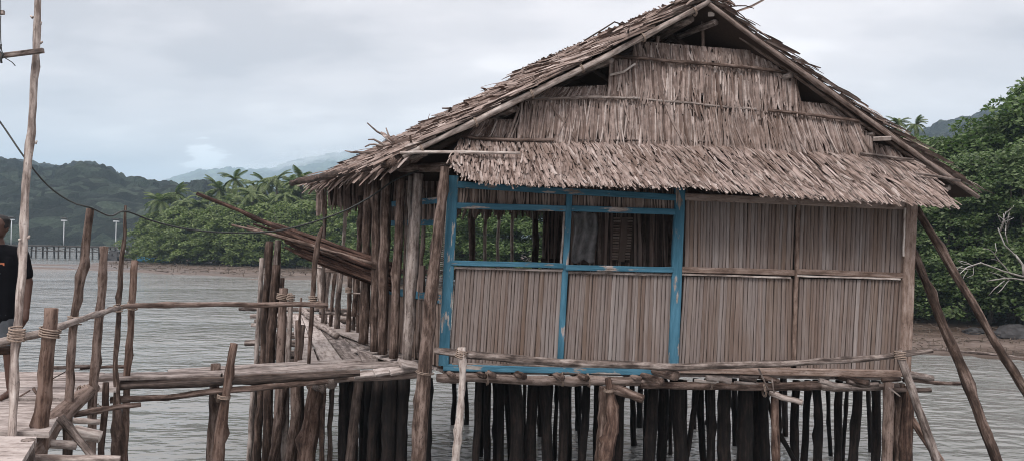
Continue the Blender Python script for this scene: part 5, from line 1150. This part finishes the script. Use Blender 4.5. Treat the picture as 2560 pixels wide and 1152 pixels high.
# local axes: x to the right in the photo, -y towards the camera
body = [((0, 0, 1.00), (0, 0, 1.22), .135, .135), ((0, .01, 1.22), (0, .01, 1.38), .14, .125), ((0, .01, 1.40), (0, .0, 1.56), .062, .058), ((0, -.01, 1.645), (0, -.005, 1.715), .082, .092), ((0, -.03, 1.60), (0, -.035, 1.66), .055, .066), ((0, -.105, 1.645), (0, -.098, 1.675), .014, .012)]
body += both([((.05, .01, 1.44), (.185, .01, 1.42), .07, .065), ((.082, .005, 1.655), (.086, .01, 1.685), .016, .018), ((.08, 0, .95), (.10, 0, .88), .12, .095), ((.10, 0, .88), (.115, -.01, .49), .088, .06), ((.115, -.01, .49), (.12, .02, .10), .056, .036), ((.12, .03, .05), (.135, -.13, .03), .04, .03), ((.07, .01, 1.30), (.075, .01, 1.05), .115, .10)])
armr = [((.195, .01, 1.42), (.262, .03, 1.14), .058, .044), ((.262, .03, 1.14), (.292, -.03, .89), .042, .029), ((.293, -.035, .87), (.292, -.05, .79), .030, .034), ((.275, -.06, .80), (.272, -.065, .79), .03, .03)]
for k, (dx, L) in enumerate([(-.024, .075), (-.008, .085), (.009, .08), (.024, .062)]):
    x = .286 + dx * .4; y = -.055 + dx * .9; armr += [((x, y, .775), (x - .004, y - .012, .775 - L * .5), .0095, .009), ((x - .004, y - .012, .775 - L * .5), (x - .014, y - .024, .775 - L), .009, .0075)]
armr += [((.28, -.075, .82), (.272, -.098, .78), .012, .011), ((.272, -.098, .78), (.268, -.10, .745), .011, .009)]
body += both(armr)
HT = lambda l: [tuple((p[0] - .035 * (p[2] > 1.5), p[1], p[2]) for p in q[:2]) + q[2:] for q in l]      # head tilted to his right
body = HT(body)
bo = fleshed('person', body, .0085, MAT['skin'], PO); tag(bo, 'man in a black T-shirt and grey shorts standing on the platform at the left edge', 'person')
tee = [((0, .01, .80), (0, .01, 1.38), .158, .15), ((0, .01, 1.36), (0, .01, 1.455), .11, .075)] + both([((.085, .01, .80), (.085, .01, 1.32), .135, .13), ((.05, .01, 1.43), (.185, .01, 1.42), .085, .078), ((.19, .01, 1.42), (.240, .022, 1.225), .078, .068)])
def clip(V): V = V.copy(); V[:, 2] = np.maximum(V[:, 2], .74); return V
fleshed('t_shirt', tee, .010, MAT['tee'], PO, bo, ell=clip)
sh = both([((.08, 0, 1.0), (.10, 0, .86), .135, .118), ((.10, 0, .88), (.118, -.005, .52), .115, .098)]) + [((0, 0, 1.0), (0, 0, .93), .135, .13)]
def clip2(V): V = V.copy(); V[:, 2] = np.clip(V[:, 2], .45, .84); return V
fleshed('shorts', sh, .011, MAT['shorts'], PO, bo, ell=clip2)
hair = both([((.03, .02, 1.735), (.045, .01, 1.70), .078, .058)]) + [((0, .035, 1.70), (0, .01, 1.74), .085, .08)]
fleshed('hair', HT(hair), .008, MAT['hair'], PO, bo)
for s in (-1, 1):
    V, F = capsules(HT([((.033 * s, -.096, 1.683), (.037 * s, -.096, 1.683), .010, .010)])); ey = mkpoly('eye', V + PO, F, flat('eye_white', (.35, .33, .31), .4), bo, smooth=True)
    V, F = capsules(HT([((.034 * s, -.1035, 1.683), (.036 * s, -.1035, 1.683), .0055, .0055)])); mkpoly('iris', V + PO, F, MAT['hair'], ey, smooth=True)
V, F = capsules(HT([((-.022, -.098, 1.615), (.022, -.098, 1.615), .007, .007)])); mkpoly('mouth', V + PO, F, MAT['orange'] if False else MAT['skin'], bo, smooth=True)
# print on the shirt
def prn(name, x0, z0, x1, z1, w_, mat):
    yy = lambda x: -.153 + 2.6 * x * x
    n = max(1, int(abs(x1 - x0) / .03)); xs = np.linspace(x0, x1, n + 1); zs = np.linspace(z0, z1, n + 1); V = []; F = []
    d = nrm(A3(x1 - x0, 0, z1 - z0)); q = A3(-d[2], 0, d[0]) * w_ / 2
    for x, z in zip(xs, zs):
        c = PO + A3(x, yy(x), z); V += [c + q, c - q, c - q + A3(0, .004, 0), c + q + A3(0, .004, 0)]
    for k in range(n): F += [(k * 4 + a, k * 4 + (a + 1) % 4, k * 4 + 4 + (a + 1) % 4, k * 4 + 4 + a) for a in range(4)]
    F += [(0, 3, 2, 1), (n * 4, n * 4 + 1, n * 4 + 2, n * 4 + 3)]
    return mkpoly(name, V, F, mat, bo)
PY = -.168
prn('shirt_print', -.12, 1.338, .118, 1.335, .013, MAT['orange']); prn('shirt_print', .114, 1.338, .114, 1.315, .013, MAT['orange'])
prn('shirt_print', -.10, 1.238, .090, 1.238, .008, MAT['white'])
def letter(strokes, x, z, h=.055, w_=.034):
    for (a, b, c, d) in strokes: prn('shirt_letter', x + a * w_, z + b * h, x + c * w_, z + d * h, .010, MAT['white'])
LT = {'R': [(0, 0, 0, 1), (0, 1, .8, 1), (.8, 1, .8, .5), (.8, .5, 0, .5), (.35, .5, .9, 0)], 'A': [(0, 0, .45, 1), (.45, 1, .9, 0), (.2, .38, .7, .38)]}
letter(LT['A'], -.002, 1.262); letter(LT['R'], .050, 1.262)
# ================================================================== haze
import bmesh
bm = bmesh.new(); bmesh.ops.create_cube(bm, size=1.0); me = bpy.data.meshes.new('haze'); bm.to_mesh(me); bm.free()
hz = bpy.data.objects.new('haze', me); COL.objects.link(hz); hz.scale = (9000, 4200, 318); hz.location = (0, 1600, 318 / 2 - 3.2); hz['kind'] = 'stuff'
m = bpy.data.materials.new('thin_haze'); m.use_nodes = True; m.node_tree.nodes.clear()
o_ = m.node_tree.nodes.new('ShaderNodeOutputMaterial'); v_ = m.node_tree.nodes.new('ShaderNodeVolumePrincipled'); m.node_tree.links.new(v_.outputs[0], o_.inputs['Volume'])
v_.inputs['Color'].default_value = (.61, .81, .98, 1); v_.inputs['Density'].default_value = .00044; v_.inputs['Anisotropy'].default_value = .0
me.materials.append(m)

# ================================================================== mist on the far ridge
mc = P(770, 402, 2150); bm = bmesh.new(); bmesh.ops.create_icosphere(bm, subdivisions=4, radius=1.0); me = bpy.data.meshes.new('mist'); bm.to_mesh(me); bm.free()
ms_ = bpy.data.objects.new('mist', me); COL.objects.link(ms_); ms_.location = tuple(mc); ms_.scale = (190, 90, 38); ms_.rotation_euler = (0, math.radians(-8), 0); ms_['kind'] = 'stuff'
m = bpy.data.materials.new('ridge_mist'); m.use_nodes = True; t_ = m.node_tree; t_.nodes.clear(); k = NT(t_)
o_ = k.new('ShaderNodeOutputMaterial'); v_ = k.new('ShaderNodeVolumePrincipled'); k.l.new(v_.outputs[0], o_.inputs['Volume']); v_.inputs['Color'].default_value = (.95, .97, 1, 1)
oc_ = k.new('ShaderNodeTexCoord').outputs['Object']; ln_ = k.new('ShaderNodeVectorMath'); ln_.operation = 'LENGTH'; k.l.new(oc_, ln_.inputs[0])
fall = k.math('SUBTRACT', 1.0, ln_.outputs['Value'], clamp=True); nz_ = k.noise(k.mapping(oc_, (2.4, 1.5, 1.3)), 1.0, 4, .6)
k.l.new(k.math('MULTIPLY', k.math('MULTIPLY', fall, k.ramp(nz_, [(.42, (0, 0, 0)), (.68, (1, 1, 1))])), .030), v_.inputs['Density'])
me.materials.append(m)
